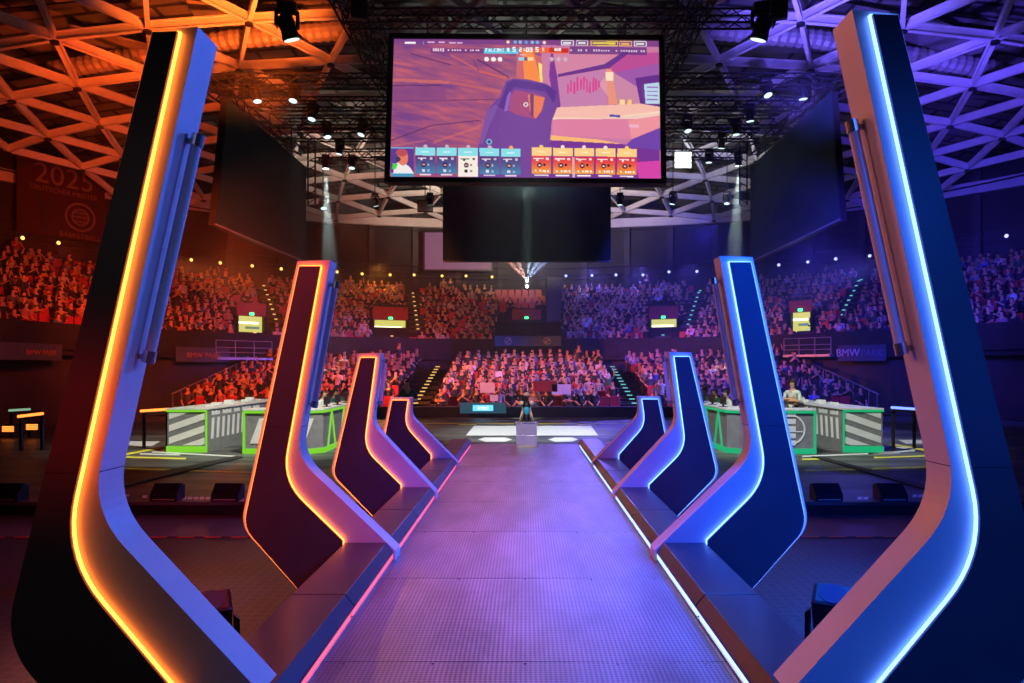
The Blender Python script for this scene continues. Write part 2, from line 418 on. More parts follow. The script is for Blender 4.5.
strip([(548,439.5),(555,437.6),(572,437.6),(578,439.5),(572,441.8),(555,441.8)], 'white', 'white oval right of the plinth in front of the white rectangle')
strip([(497,420.3),(568,420.3),(572,421.4),(493,421.4)], 'white', 'thin white line across the far stage behind the trophy')
sline(424,423.6,640,423.6,.8,'yellow','long thin yellow line across the far stage')
strip([(462,422.9),(478,422.9),(476,425),(458,425)], 'yellow', 'thick yellow dash behind the orange-lit fins')
strip([(577,422.9),(592,422.9),(597,425),(579,425)], 'yellow', 'thick yellow dash behind the blue-lit fins')
strip([(446,441.5),(455,441.5),(450,444.5),(440,444.5)], 'yellow', 'small yellow mark by the far end of the orange-side benches')
strip([(601,441.5),(610,441.5),(616,444.5),(606,444.5)], 'yellow', 'small yellow mark by the far end of the blue-side benches')
sline(60,466.5,262,473.2,1.6,'yellow','yellow line across the stage in front of the lime-lit desks')
sline(60,455.5,186,458.8,1.4,'yellow','shorter yellow line nearer the lime striped counter')
strip([(118,455.0),(169,445.2),(171,446.2),(121,456.4)],'yellow','slanting yellow line ending at the lime striped counter')
sline(805,470.7,860,469.4,1.7,'yellow','yellow line in front of the teal emblem desk')
sline(872,469,1000,464.5,1.7,'yellow','yellow line in front of the teal striped counter')
sline(802,459.5,828,458.8,1.3,'yellow','short yellow dash below the emblem desk')
sline(874,457.8,1000,453.5,1.3,'yellow','thin yellow line below the teal striped counter')
strip([(892,443.5),(930,450),(928,451.5),(890,445)],'yellow','slanting yellow line leaving the teal striped counter')
strip([(100,441),(160,441.5),(152,446),(96,446.5)],'white','white block on the floor beside the lime striped counter')
strip([(898,440),(960,440),(966,443.6),(906,443.6)],'white','white block on the floor beside the teal striped counter')
for (a, b, c, d_) in ((152,452,236,456.5),(160,450,200,451.5),(140,454,180,455)): sline(a,b,c,d_,1.2,'white','fine white floor line at the foot of the lime striped counter')
for (a, b, c, d_) in ((802,456.5,900,452.6),(868,453.9,915,450.8),(896,447.6,915,449)): sline(a,b,c,d_,1.2,'white','fine white floor line at the foot of the teal striped counter')
M['darkstripe'] = mat('black cable ramp', (.012,.012,.012,1), .6, var=(4,.2))
strip([(118,482),(236,458),(242,459.5),(122,489)],'darkstripe','dark cable ramp slanting over the lime-lit part of the stage', name='cable_ramp', cat='cable ramp', group=None) if False else None
def ramp(pts, label):
    z = -.45; v = []
    for (px, py) in pts:
        Y = (CAMZ-z)*F/(py-CY); v.append(((px-CX)*Y/F, Y))
    g = MB(); n = 4
    g.add([(a, b, z+.006) for a, b in v]+[(a, b, z+.03) for a, b in v], [(0,1,2,3),(4,5,6,7)]+[(i, (i+1)%n, n+(i+1)%n, n+i) for i in range(n)])
    tag(g.build('cable_ramp', 'darkstripe', bevel=.008), label, 'cable ramp')
ramp([(60,494),(236,457),(243,458),(66,502)], 'dark cable ramp slanting across the stage below the lime-lit desks')
ramp([(812,457.5),(822,457.5),(935,489),(925,490)], 'dark cable ramp slanting across the stage below the teal-lit counter')
for k, (a, b, y) in enumerate(((125,131,495.5),(143,154,496.8),(182,212,498.4),(240,243,500),(858,873,498.4),(913,930,496))):
    for j in range(max(1, int((b-a)/6))):
        x = a+j*6; strip([(x,y-1.3),(x+4.6,y-1.3),(x+3.8,y+1.3),(x-.8,y+1.3)], 'white', 'small white dash printed along the stage front edge', group='white dashes along the stage front')

# ------------------------------------------------------------------ floor wedges on the stage edge
def wedge(px, label):
    Y = 10.62; X = (px-CX)*Y/F
    t = empty('floor_monitor', (X, Y, -.45), 0, label, 'floor monitor', 'black floor units along the stage front')
    pr = [(-.13,0),(.13,0),(.13,.22),(.02,.26),(-.13,.10)]
    g = MB(); n = 5
    vs = [(-.21, p[0], p[1]) for p in pr]+[(.21, p[0], p[1]) for p in pr]
    g.add(vs, [tuple(range(n)), tuple(range(2*n-1,n-1,-1))]+[(i, n+i, n+(i+1)%n, (i+1)%n) for i in range(n)])
    g.build('cabinet', 'black', t, bevel=.008)
    a = Vector((0,-.135,.105)); 
    MB().box(-.19,.19,0,.2,-.006,.004, mtx=Matrix.Translation((0,-.128,.107))@Matrix.Rotation(math.atan2(.16,.15),4,'X')).build('grille', 'blackmetal', t)
    MB().box(-.17,.17,-.134,-.13,.02,.035).build('light_slot', mat('slot', (.4,.38,.3,1), .4), t)
wedge(167.5, 'black wedge unit on the stage edge, seen just beside the nearest orange-lit fin')
wedge(228, 'black wedge unit on the stage edge, close to the second orange-lit fin')
wedge(10, 'black wedge unit on the stage edge at the orange side, beyond the nearest fin')
wedge(826, 'black wedge unit on the stage edge, close to the second blue-lit fin')
wedge(890, 'black wedge unit on the stage edge, seen close to the nearest blue-lit fin')

# ------------------------------------------------------------------ desks
def counter(s):
    led = 'green' if s < 0 else 'teal'; cn = 'lime' if s < 0 else 'teal'
    x0, x1 = 7.73, 8.72; y0, y1 = 16.6, 21.8; h = 1.07
    t = empty('team_counter', (s*(x0+x1)/2, y0, -.45), 0, f'long grey back counter with white diagonal stripes on its {cn}-lit end', 'counter')
    ox = (x0+x1)/2; w2 = (x1-x0)/2
    MB().box(-w2+.02, w2-.02, .02, y1-y0, 0, h-.04).build('body', 'deskgrey', t)
    MB().box(-w2-.01, w2+.01, 0, y1-y0, h-.04, h).build('top', 'desktop', t, bevel=.005)
    # end frame lit
    e = MB(); f = .045
    e.box(-w2, w2, -.01, .02, h-.09, h-.041); e.box(-w2, w2, -.01, .02, 0, .15)
    e.box(-w2, -w2+f, -.01, .02, .15, h-.09) if s > 0 else e.box(w2-f, w2, -.01, .02, .15, h-.09)
    e.build('light_frame', led, t)
    st_ = MB(); dz = .22
    lo, hi = .17, h-.1
    for k in range(4):
        za = -.10+k*.30
        pl = [(-w2+.06, za), (w2-.06, za+(.30 if s < 0 else -.30)+(0 if s < 0 else .0)), (w2-.06, za+(.30 if s < 0 else -.30)+.16), (-w2+.06, za+.16)]
        if s > 0: pl = [(a, b+.32) for a, b in pl]
        # clip in z
        def clip(pg, zc, keep):
            o = []
            for q in range(len(pg)):
                a = pg[q]; b = pg[(q+1)%len(pg)]
                ina = (a[1]-zc)*keep >= 0; inb = (b[1]-zc)*keep >= 0
                if ina: o.append(a)
                if ina != inb: tt = (zc-a[1])/(b[1]-a[1]); o.append((a[0]+(b[0]-a[0])*tt, zc))
            return o
        pl = clip(pl, lo, 1)
        if len(pl) > 2: pl = clip(pl, hi, -1)
        if len(pl) > 2: st_.prism(pl, .008, .018)
    st_.build('stripes', 'white', t)
    # inner long side: white slanted bars and a line of small print
    g = MB(); sx = -s*(w2-.02)
    for k in range(16):
        y = .25+k*.30
        q = [(y, .30), (y+.13, .30), (y+.19, .82), (y+.06, .82)]
        vs = [(sx, a, b) for a, b in q]+[(sx-s*.006, a, b) for a, b in q]
        g.add(vs, [(0,1,2,3),(7,6,5,4),(0,4,5,1),(1,5,6,2),(2,6,7,3),(3,7,4,0)])
    g.build('side_bars', 'white', t)
    g = MB(); y = .3
    for n_ in (6, 7, 5, 8, 6):
        for q in range(n_): g.box(min(sx, sx-s*.005), max(sx, sx-s*.005), y, y+.055, .885, .885+(.09 if q % 3 else .11)); y += .075
        y += .16
    g.build('side_lettering', 'white', t)
    for k in range(7):
        pr = MB().box(-.09,.09,-.12,.12,0,.03+.04*(k%3)); 
        tag(pr.build('paper_stack', 'white', loc=(s*(8.1+.1*(k%2)), 17.6+k*.55, .621), bevel=.01), f'{["small low","small","small tall"][k%3]} white box on the {cn} striped counter, {["first","second","third","fourth","fifth","sixth","seventh"][k]} from its striped end', 'box', 'white boxes along the back counters')
counter(-1); counter(1)
def player_desk(s):
    led = 'green' if s < 0 else 'teal'; cn = 'lime' if s < 0 else 'teal'
    xi, xo = 4.85, (6.72 if s < 0 else 6.93); y0, y1 = 16.25, 21.9; h = 1.07
    t = empty('player_desk', (s*xi, y0, -.45), 0, f'long grey player desk edged with {cn} light, {"white slanted bars" if s<0 else "round white emblem"} on its near end', 'desk')
    W = (xo-xi)*s
    def bx(a, b, c, d, e, f): return (min(a*s, b*s), max(a*s, b*s), c, d, e, f)
    ch = .25
    pl = [(0, ch), (0, y1-y0), ((xo-xi)*s, y1-y0), ((xo-xi)*s, 0), (ch*s, 0)]
    def slab(pl, z0, z1, mt, nm, bev=0):
        n = len(pl); g = MB(); g.add([(a, b, z0) for a, b in pl]+[(a, b, z1) for a, b in pl], [tuple(range(n)), tuple(range(2*n-1,n-1,-1))]+[(i, (i+1)%n, n+(i+1)%n, n+i) for i in range(n)])
        return g.build(nm, mt, t, bevel=bev)
    def inset(e): return [(e*s, ch+e*.4), (e*s, y1-y0-e), ((.62-e)*s, y1-y0-e), ((.62-e)*s, .65-e), ((xo-xi-e)*s, .65-e), ((xo-xi-e)*s, e), ((ch+e*.4)*s, e)]
    slab(inset(.03), .0, h-.05, 'deskgrey', 'body'); slab(inset(0), h-.04, h, 'desktop', 'top', .005)
    slab(inset(-.005), h-.10, h-.041, led, 'light_edge'); slab(inset(-.005), 0.005, .13, led, 'light_base')
    g = MB()
    g.box(*bx(xo-xi-.05, xo-xi, -.006, .03, .13, h-.1)); g.build('corner_light', led, t)
    g = MB()
    for k in range(5):
        y = ch+.35+k*1.15
        for (ya, yb) in ((y, y+.32), (y+.64, y+.32)):
            q = [(ya, .13), (ya+.07, .13), (yb+.07, h-.1), (yb, h-.1)]
            vs = [(s*.03, a, b) for a, b in q]+[(s*.0, a, b) for a, b in q]
            g.add(vs, [(0,1,2,3),(7,6,5,4),(0,4,5,1),(1,5,6,2),(2,6,7,3),(3,7,4,0)])
        g.build('slanted_brace', led, t); g = MB()
    # near end artwork
    if s > 0:
        g = MB(); cx, cz, R = 1.47, .58, .36; n = 40
        for a0 in range(n):
            a, b = 2*math.pi*a0/n, 2*math.pi*(a0+1)/n
            g.prism([(cx+R*math.cos(a), cz+R*math.sin(a)), (cx+R*math.cos(b), cz+R*math.sin(b)), (cx+(R-.035)*math.cos(b), cz+(R-.035)*math.sin(b)), (cx+(R-.035)*math.cos(a), cz+(R-.035)*math.sin(a))], .012, .028)
        g.build('emblem_ring', 'white', t)
        g = MB()
        for k in range(5): g.box(cx+.02-.16*.7, cx+.02+.16*.7, .014, .028, .2+k*.17, .2+k*.17+.12)
        g.box(cx-.3, cx+.3, .014, .0265, .515, .545)
        g.build('emblem_blocks', 'white', t, bevel=.01)
    else:
        g = MB()
        for k in range(3):
            a = -1.7+k*.55; g.prism([(a, .25), (a+.2, .25), (a+.42, .85), (a+.22, .85)], .014, .028)
        g.build('emblem_bars', 'white', t)
    return t
player_desk(-1); player_desk(1)
# monitors, keyboards on the desks
def monitor(x, y, s, label):
    t = empty('monitor', (x, y, .62), 0, label, 'monitor', 'monitors on the player desks')
    MB().box(-.02,.02,-.22,.22,.06,.27).build('display', 'black', t, bevel=.005)
    MB().box(-.02,.02,-.03,.03,0,.12).build('stand', 'blackmetal', t)
    MB().box(-.09,.09,-.12,.12,0,.012).build('foot', 'blackmetal', t)
ords = ['first', 'second', 'third', 'fourth', 'fifth']
for s in (-1, 1):
    cn = 'lime' if s < 0 else 'teal'
    for k in range(5): 
        m_ = monitor(s*5.02, 17.3+k*1.0, s, f'thin black monitor on the {cn}-edged player desk, {ords[k]} from its near end')

# ------------------------------------------------------------------ plinth and trophy
pl = empty('plinth', (.03,14.1,0), 0, 'short square grey metallic plinth at the far end of the catwalk under the trophy', 'plinth')
MB().box(-.215,.215,-.2,.2,0,.235).build('lower_block', 'plinth', pl, bevel=.006)
MB().box(-.21,.21,-.195,.195,.24,.47).build('upper_block', 'plinth', pl, bevel=.006)
MB().box(-.23,.23,-.215,.215,.47,.49).build('cap', 'steel', pl, bevel=.004)
MB().box(-.17,.17,-.24,-.2,0,.012).build('threshold', 'yellow', pl)
tr = empty('trophy', (.03,14.1,.491), 0, 'golden trophy with round shoulders and a teal core standing on the plinth', 'trophy')
g = MB()
for s in (-1, 1):
    g.tube((s*.15,0,0), (s*.085,0,.22), .014, 8, .02); g.tube((s*.085,0,.22),(s*.05,0,.34), .02, 8, .03)
    g.tube((s*.10,.08,0),(s*.05,.03,.25), .012, 8, .018)
g.build('legs', 'gold', tr, smooth=True)
g = MB(); g.lathe([(.02,.02),(.10,.03),(.07,.12),(.06,.2),(.075,.28),(.09,.36),(.06,.42),(.035,.44)], 16); g.build('core', 'blackmetal', tr, smooth=True)
g = MB(); g.lathe([(.01,.13),(.05,.19),(.065,.25),(.05,.30),(.02,.33)], 14, (0,-.04,0)); g.build('gem', 'tealenamel', tr, smooth=True)
for s in (-1, 1):
    MB().sphere((s*.105,0,.385), .062, 14, 9, (1,.85,.72)).build('shoulder', 'gold', tr, smooth=True)
g = MB(); g.lathe([(.03,.42),(.045,.45),(.05,.5),(.052,.54)], 14); g.build('neck', 'blackmetal', tr, smooth=True)
g = MB(); g.lathe([(.052,.54),(.062,.56),(.06,.59),(.035,.605),(.01,.61)], 14); g.build('crown', 'gold', tr, smooth=True)
MB().box(-.17,.17,-.11,.11,-.0,.014).build('base', 'blackmetal', tr, bevel=.004)

# ------------------------------------------------------------------ main screen
def font_rows():
    return {'0':'75557','1':'26227','2':'71747','3':'71717','4':'55711','5':'74717','6':'74757','7':'71222','8':'75757','9':'75717',':':'02020',
     'F':'74644','A':'25755','L':'44447','C':'34443','O':'75557','N':'57755','S':'34216','M':'57755','W':'55575','B':'65656','G':'34553','R':'65655','E':'74647','I':'72227','T':'72222','D':'65556','U':'55557','P':'65644','K':'55655','V':'55552','H':'55755','X':'55255','Y':'55222',' ':'00000'}
FONT = font_rows()
def make_picture(nx, ny):
    # sample grid in photograph pixel frame of the screen face
    TL, TR, BLc, BR = (393.8,40.2), (656.4,38.2), (387.8,180.3), (662.2,178.6)
    u, v = np.meshgrid(np.linspace(0,1,nx), np.linspace(0,1,ny))
    X = (TL[0]*(1-u)+TR[0]*u)*(1-v)+(BLc[0]*(1-u)+BR[0]*u)*v
    Yp = (TL[1]*(1-u)+TR[1]*u)*(1-v)+(BLc[1]*(1-u)+BR[1]*u)*v
    img = np.zeros((ny, nx, 3)); img[:] = (150,85,150)
    def poly(pts, c, a=1.0):
        m = np.zeros((ny, nx), bool); n = len(pts)
        for i in range(n):
            x1, y1 = pts[i]; x2, y2 = pts[(i+1)%n]
            if y1 == y2: continue
            cnd = ((y1 > Yp) != (y2 > Yp)) & (X < (x2-x1)*(Yp-y1)/(y2-y1)+x1)
            m ^= cnd
        img[m] = img[m]*(1-a)+np.array(c)*a
        return m
    def rect(x0, y0, x1, y1, c, a=1.0): return poly([(x0,y0),(x1,y0),(x1,y1),(x0,y1)], c, a)
    def text(s, x, y, h, c):
        p = h/5.0
        for ch in s:
            rows = FONT.get(ch, '00000')
            for r, q in enumerate(rows):
                q = int(q)
                for b in range(3):
                    if q & (4 >> b): rect(x+b*p, y+r*p, x+(b+1)*p, y+(r+1)*p, c)
            x += p*(4 if ch != ':' else 3)
    # smooth noise
    def noise(sx, sy, seed, kx=0):
        r = np.random.default_rng(seed); g = r.random((64, 64))
        a = ((X-380)/sx) % 63; b = ((Yp-30+kx*(X-380))/sy) % 63
        ia = a.astype(int); ib = b.astype(int); fa = a-ia; fb = b-ib
        fa = fa*fa*(3-2*fa); fb = fb*fb*(3-2*fb)
        return (g[ib, ia]*(1-fa)+g[ib, ia+1]*fa)*(1-fb)+(g[ib+1, ia]*(1-fa)+g[ib+1, ia+1]*fa)*fb
    # wood plank wall on the left
    n1 = noise(22, 3.2, 1, -.16); n2 = noise(9, 1.5, 2, -.2); n3 = noise(30, 14, 3)
    k = np.clip(-.02+.5*n1+.35*n2+.45*(n3-.5), 0, 1)[..., None]
    wood = np.array((124,70,134))*(1-k)+np.array((212,104,112))*k
    img[:] = wood
    for (x0, y0, x1, y1, w_, c, a) in ((388,82,448,84,3.5,(225,115,105),.7),(448,84,500,92,3,(215,105,105),.6),(388,88,440,87,1.2,(90,45,100),.8),(388,104,520,100,1.1,(95,50,105),.6),
        (388,144,430,128,1.2,(90,48,100),.8),(430,128,480,122,1.2,(95,50,105),.7),(432,145,480,128,2.5,(215,110,110),.6),(386,150,425,143,2,(205,110,120),.5),(410,55,450,66,1.4,(95,50,105),.7),
        (450,56,476,70,2,(220,105,95),.7),(476,60,508,78,1.8,(85,45,100),.7),(478,72,505,79,2.5,(220,100,95),.7),(443,80,445,104,1.2,(85,45,100),.8),(420,127,424,146,1.2,(90,48,100),.7),(472,60,478,72,1.2,(90,45,100),.7)):
        poly([(x0,y0-w_/2),(x1,y1-w_/2),(x1,y1+w_/2),(x0,y0+w_/2)], c, a)
    poly([(388,88),(444,89),(446,103),(388,104)], (135,72,130), .6)
    # centre lit gap
    poly([(515,48),(553,60),(545,104),(516,100)], (205,100,110))
    poly([(521,48),(532,50),(541,88),(545,112),(540,120),(524,90)], (250,140,70))
    poly([(537,62),(541,64),(545,84),(539,82)], (255,225,120))
    k2 = noise(2.5, 30, 8, 0)
    # room on the right
    poly([(540,44),(663,44),(663,180),(545,180)], (205,125,165))
    poly([(548,50),(625,51),(603,66),(557,76)], (215,135,165))
    poly([(625,51),(663,50),(663,66),(615,72),(603,66)], (190,80,150))
    poly([(603,63),(620,51),(628,51),(608,67),(557,77),(557,74)], (110,55,140))
    poly([(612,72),(663,60),(663,110),(614,106)], (160,90,170))
    poly([(557,78),(603,69),(606,105),(559,108)], (200,130,175))
    poly([(607,72),(613,72),(646,92),(650,104),(613,104),(598,84)], (240,175,165), .55)
    poly([(605,68),(610,68),(617,104),(608,104)], (235,150,125))
    poly([(604,71),(612,71),(612,80),(605,80)], (255,225,190))
    poly([(550,44),(556,76),(560,108),(554,108),(548,76)], (125,60,150))
    for j, (a, b, c) in enumerate(((566,84,94),(569,80,92),(572.5,82,94),(575.5,77,91),(579,79,90),(582,76,90),(585,78,92),(588,81,93),(591.5,76,92),(594,78,90),(597,80,87))):
        rect(a, b, a+1.8, c, (222,60,140), .85)
    poly([(634,77),(663,72),(663,106),(640,105)], (105,50,140)); poly([(640,84),(663,80),(663,106),(643,104)], (110,60,140))
    poly([(643,83),(658,81),(660,103),(645,103)], (190,215,235))
    for j in range(4): rect(646, 85.5+j*4.2, 657, 86.7+j*4.2, (150,120,190))
    poly([(556,108),(640,103),(660,106),(662,112),(600,118),(552,120)], (248,190,175))
    poly([(552,118),(600,118),(662,110),(664,118),(620,121),(552,121)], (255,225,195), .8)
    poly([(552,120),(663,118),(663,126),(632,139),(552,136)], (225,130,165))
    poly([(628,120),(663,114),(663,125),(632,139)], (240,150,160))
    poly([(550,136),(600,140),(622,144),(550,141)], (255,185,120)); poly([(550,141),(622,144),(660,148),(662,180),(545,180)], (120,55,150))
    poly([(632,139),(663,126),(663,150),(625,146)], (115,70,170))
    poly([(636,162),(662,160),(662,179),(640,178)], (215,70,170)); rect(629,124,639,127,(240,190,215),.8); rect(609,114.5,620,117,(90,80,170)); rect(619,99,624,104,(255,215,150)); rect(627,99,631,104,(255,205,110))
    # rifle sight silhouette
    g1 = (95,52,140); g2 = (118,68,152)
    poly([(470,180),(480,138),(489,108),(499,98),(505,82),(512,79),(528,80),(545,84),(556,91),(558,104),(551,122),(547,180)], g2)
    poly([(497,108),(502,97),(506,84),(513,80),(546,85),(556,92),(553,104),(549,98),(545,92),(514,88),(510,92),(505,112)], g1)
    hole = poly([(508,112),(510,96),(514,91),(535,94),(544,98),(541,111),(535,120),(516,116)], (170,75,125))
    poly([(527,95),(544,98),(541,111),(535,120),(529,112)], (238,125,85)); poly([(529,94),(533,95),(533,118),(530,116)], (120,60,125))
    poly([(503,113),(506,98),(509,92),(510,94),(507,112)], (150,100,190)); 
    for rr, cc in ((2.4,(235,220,220)),(1.3,(150,80,120))):
        m = ((X-525)**2+(Yp-105.5)**2) < rr*rr; img[m] = cc
    poly([(486,113),(494,106),(497,108),(489,126),(482,146),(478,146)], (130,85,165))
    rect(498,130,500,133,(150,70,150),.5)
    # top HUD
    rect(388,38,657,44.5,(118,62,140),.75); rect(430,49,483,54,(110,55,125),.7); rect(568,45,645,53,(95,50,125),.75)
    for (a, b) in ((404,415),): poly([(a+.8,43),(b+.4,42.6),(b,45),(a,45)], (255,245,250))
    for (a, b) in ((427,434),(438,444),(448,455),(456,462)): rect(a,42.3,b,43.8,(235,200,225),.85)
    rect(422.5,42,423.3,46,(120,150,220))
    for a in np.arange(432,443.5,2.4): rect(a,49.3,a+1.7,52.4,(240,205,225))
    for a in (447,451,453.5,456,458.5,464,469,471.5,475,477): rect(a,50,a+1.5,51.6,(240,215,230))
    rect(483,48.2,517,53.6,(80,165,210)); rect(483,51,517,53.6,(95,205,235)); text('FALCONS', 484.6, 48.4, 3.4, (250,255,255))
    rect(506,47.6,508.4,51.4,(255,255,255)); text('5', 511.3, 46.8, 5, (255,255,255)); text('2:03', 517.8, 46.8, 4.8, (255,255,255))
    rect(532,47,567,52.6,(240,100,60)); rect(548,47,567,51.5,(205,50,45)); text('5', 534.4, 46.4, 5, (255,255,255)); text('X', 540.6, 47, 4, (255,255,255)); text('M80', 553, 47.4, 3, (255,255,255))
    rect(519,54.3,525,55.2,(230,200,230)); rect(517.4,57,522.5,60.5,(140,215,240)); rect(523,57,526,60.5,(120,80,140)); rect(526.8,57,532,60.5,(250,215,150))
    for a in (485.5, 492.5, 499): 
        m = ((X-a)**2+(Yp-59.6)**2) < 5.6; img[m] = (250,240,240)
    for a in (550.5, 557.3, 564): poly([(a-2.6,58.3),(a,56),(a+2.6,58.3),(a,61.6)], (210,180,200)); 
    for a, c in ((507,(250,220,200)),(514,(110,185,225)),(519,(120,200,230)),(525,(90,170,220)),(531,(120,200,230)),(536,(110,185,225)),(543,(250,225,205))):
        m = ((X-a)**2+(Yp-41.6)**2) < 2.6; img[m] = c
    for (a, b, c) in ((559.5,572,(235,225,235)),(574.5,586.5,(235,225,235)),(589,616,(235,205,80)),(617.5,630,(240,180,110)),(632,644.5,(230,220,225))):
        rect(a,38.8,b,44.2,c); rect(a+.9,39.6,b-.9,43.4,(100,60,120)); rect(a+2,40.5,b-2.5,42.6,c)
    for a in np.arange(569,642,2.5):
        if rng.random() < .72: rect(a,48.2,a+1.5,50,(225,200,225))
    # bottom player cards
    m = rect(389,150.5,412,176,(96,60,150)); poly([(391,176),(393,168),(399,163),(408,170),(412,176)], (245,235,235)); poly([(390,172),(391,166),(396,167),(394,172)], (70,220,60))
    m = ((X-401)**2/30+(Yp-161)**2/52) < 1; img[m] = (235,125,95); m = ((X-400)**2/36+(Yp-155.5)**2/14) < 1; img[m] = (190,80,90)
    m = ((X-396)**2+(Yp-162)**2) < 7; img[m] = (70,60,90)
    for yv, cc in ((150.3,(110,190,225)),(176,(110,215,225))): rect(389,yv,412,yv+.9,cc)
    rect(389,176.3,412,179.3,(75,150,190))
    for i in range(5):
        a = 413.8+i*21.6; b = a+19.8
        rect(a,150,b,158,(140,225,235)); rect(a+6,153.6,b-6,155,(230,250,250),.7)
        if i == 2: rect(a,158,b,178.5,(248,238,225))
        else:
            for q in range(9): rect(a,158.5+q*1.9,b,160.5+q*1.9,(88-q*2,60+q*9,120+q*7))
        dk = (60,45,60) if i == 2 else (235,220,235)
        rect(a+2.4,160.3,a+11,161.4,dk); rect(a+5,161.4,a+7,163,dk); rect(a+14.5,159.8,a+17,162,dk,.8)
        m = ((X-(a+8.2))**2+(Yp-167.2)**2) < 6.2; img[m] = (60,35,60); rect(a+7,166.4,a+9.4,168,(230,160,160)); rect(a+12,166,a+14,168.2,dk,.7)
        rect(a+6.5,171.6,a+9.3,174.4,dk); rect(a+12,172,a+14,174.2,dk,.6); rect(a+4,176.4,b-4,177.6,(245,225,235),.9)
        m = ((X-(a+10.2))**2+(Yp-149)**2) < 4; img[m] = (200,180,205) if i < 4 else (250,170,80)
    m = ((X-488.2)**2+(Yp-143.6)**2) < 8; img[m] = (110,200,225); m = ((X-488.2)**2+(Yp-143.6)**2) < 3; img[m] = (80,60,130)
    for i in range(5):
        a = 531.2+i*21.6; b = a+19.8
        rect(a,148.6,b,156.8,(255,208,135)); rect(a+6,152.2,b-6,153.6,(255,240,210),.8)
        for q in range(9): rect(a,157.2+q*1.9,b,159.2+q*1.9,(225+q*3,45+q*14,75-q*2))
        dk = (250,225,225); rect(a+1.8,159,a+12,160.2,dk); rect(a+4.5,160,a+7,162,dk); rect(a+14.5,158.7,a+17.5,160.8,dk)
        m = ((X-(a+8))**2+(Yp-166.2)**2) < 6; img[m] = (65,25,60); rect(a+6.8,165.4,a+9.2,167,(245,220,220)); m = ((X-(a+13))**2+(Yp-165.6)**2) < 1.8; img[m] = (65,25,60)
        for q in (3.5, 8, 11, 13, 16): rect(a+q,170.8,a+q+1.6,172.8,(255,245,230))
        rect(a+1,175,b-1,177.2,(120,70,130)); rect(a+3,175.4,b-3,176.8,(255,240,240))
        m = ((X-(a+9.6))**2+(Yp-147.8)**2) < 4; img[m] = (255,205,110) if i in (0, 4) else (240,225,220)
    poly([(572.5,158),(574.5,158),(575,178),(572.5,178)], (255,235,225), .7)
    img = np.clip(img, 0, 255)/255.0
    return np.where(img <= .04045, img/12.92, ((img+.055)/1.055)**2.4)
def big_screen():
    Yt, Yb = 22.05, 21.50
    TL, TR = P(389,36.5,Yt), P(662,34.6,Yt); BLp, BR = P(383.7,184.8,Yb), P(666.7,183,Yb)
    wmid = (TR.x-TL.x+BR.x-BLp.x)/4; cx = (TL.x+TR.x+BLp.x+BR.x)/4; 
    t = empty('main_screen', (cx, 21.5, BR.z), 0, 'huge lit video screen showing a first-person game picture with a score bar', 'screen')
    # work in a tilted local frame
    zc = (TL.z+TR.z)/2; zb = (BLp.z+BR.z)/2; h = math.hypot(zc-zb, Yt-Yb); ang = math.atan2(Yt-Yb, zc-zb)
    t.location = (cx, Yb, zb); t.rotation_euler = (-ang, math.radians(-.4)*-1, 0)
    W2 = wmid; 
    b = .17
    nx, ny = 520, 280
    col = make_picture(nx, ny)
    xs = np.linspace(-W2+b, W2-b, nx); zs = np.linspace(h-b, b, ny)
    XX, ZZ = np.meshgrid(xs, zs)
    co_ = np.stack([XX, np.full_like(XX, -.03), ZZ], -1).reshape(-1, 3)
    idx = np.arange(nx*ny).reshape(ny, nx)
    fs = np.stack([idx[:-1,:-1], idx[1:,:-1], idx[1:,1:], idx[:-1,1:]], -1).reshape(-1, 4)
    me = bpy.data.meshes.new('display'); me.vertices.add(nx*ny); me.vertices.foreach_set('co', co_.ravel())
    me.loops.add(fs.size); me.loops.foreach_set('vertex_index', fs.ravel()); me.polygons.add(len(fs))
    me.polygons.foreach_set('loop_start', np.arange(0, fs.size, 4)); me.update(calc_edges=True)
    ca = me.color_attributes.new('Col', 'FLOAT_COLOR', 'POINT')
    ca.data.foreach_set('color', np.concatenate([col.reshape(-1,3), np.ones((nx*ny,1))], 1).ravel().astype(np.float32))
    me.materials.append(M['picture']); o = bpy.data.objects.new('display', me); COL.objects.link(o); o.parent = t
    g = MB()
    g.box(-W2, W2, -.09, .1, 0, b); g.box(-W2, W2, -.09, .1, h-b, h); g.box(-W2, -W2+b, -.09, .1, b, h-b); g.box(W2-b, W2, -.09, .1, b, h-b)
    g.build('bezel', 'black', t)
    MB().box(-W2+.05, W2-.05, .0, .35, .05, h-.05).build('housing', 'black', t)
    for x in (-3.2, 0, 3.2): MB().tube((x,.05,h),(x,.0,h+.42),.03,8).build('hanger', 'truss', t)
    MB().box(-W2, W2, -.095, -.09, 0, .015).build('bottom_trim', 'trim', t)
big_screen()

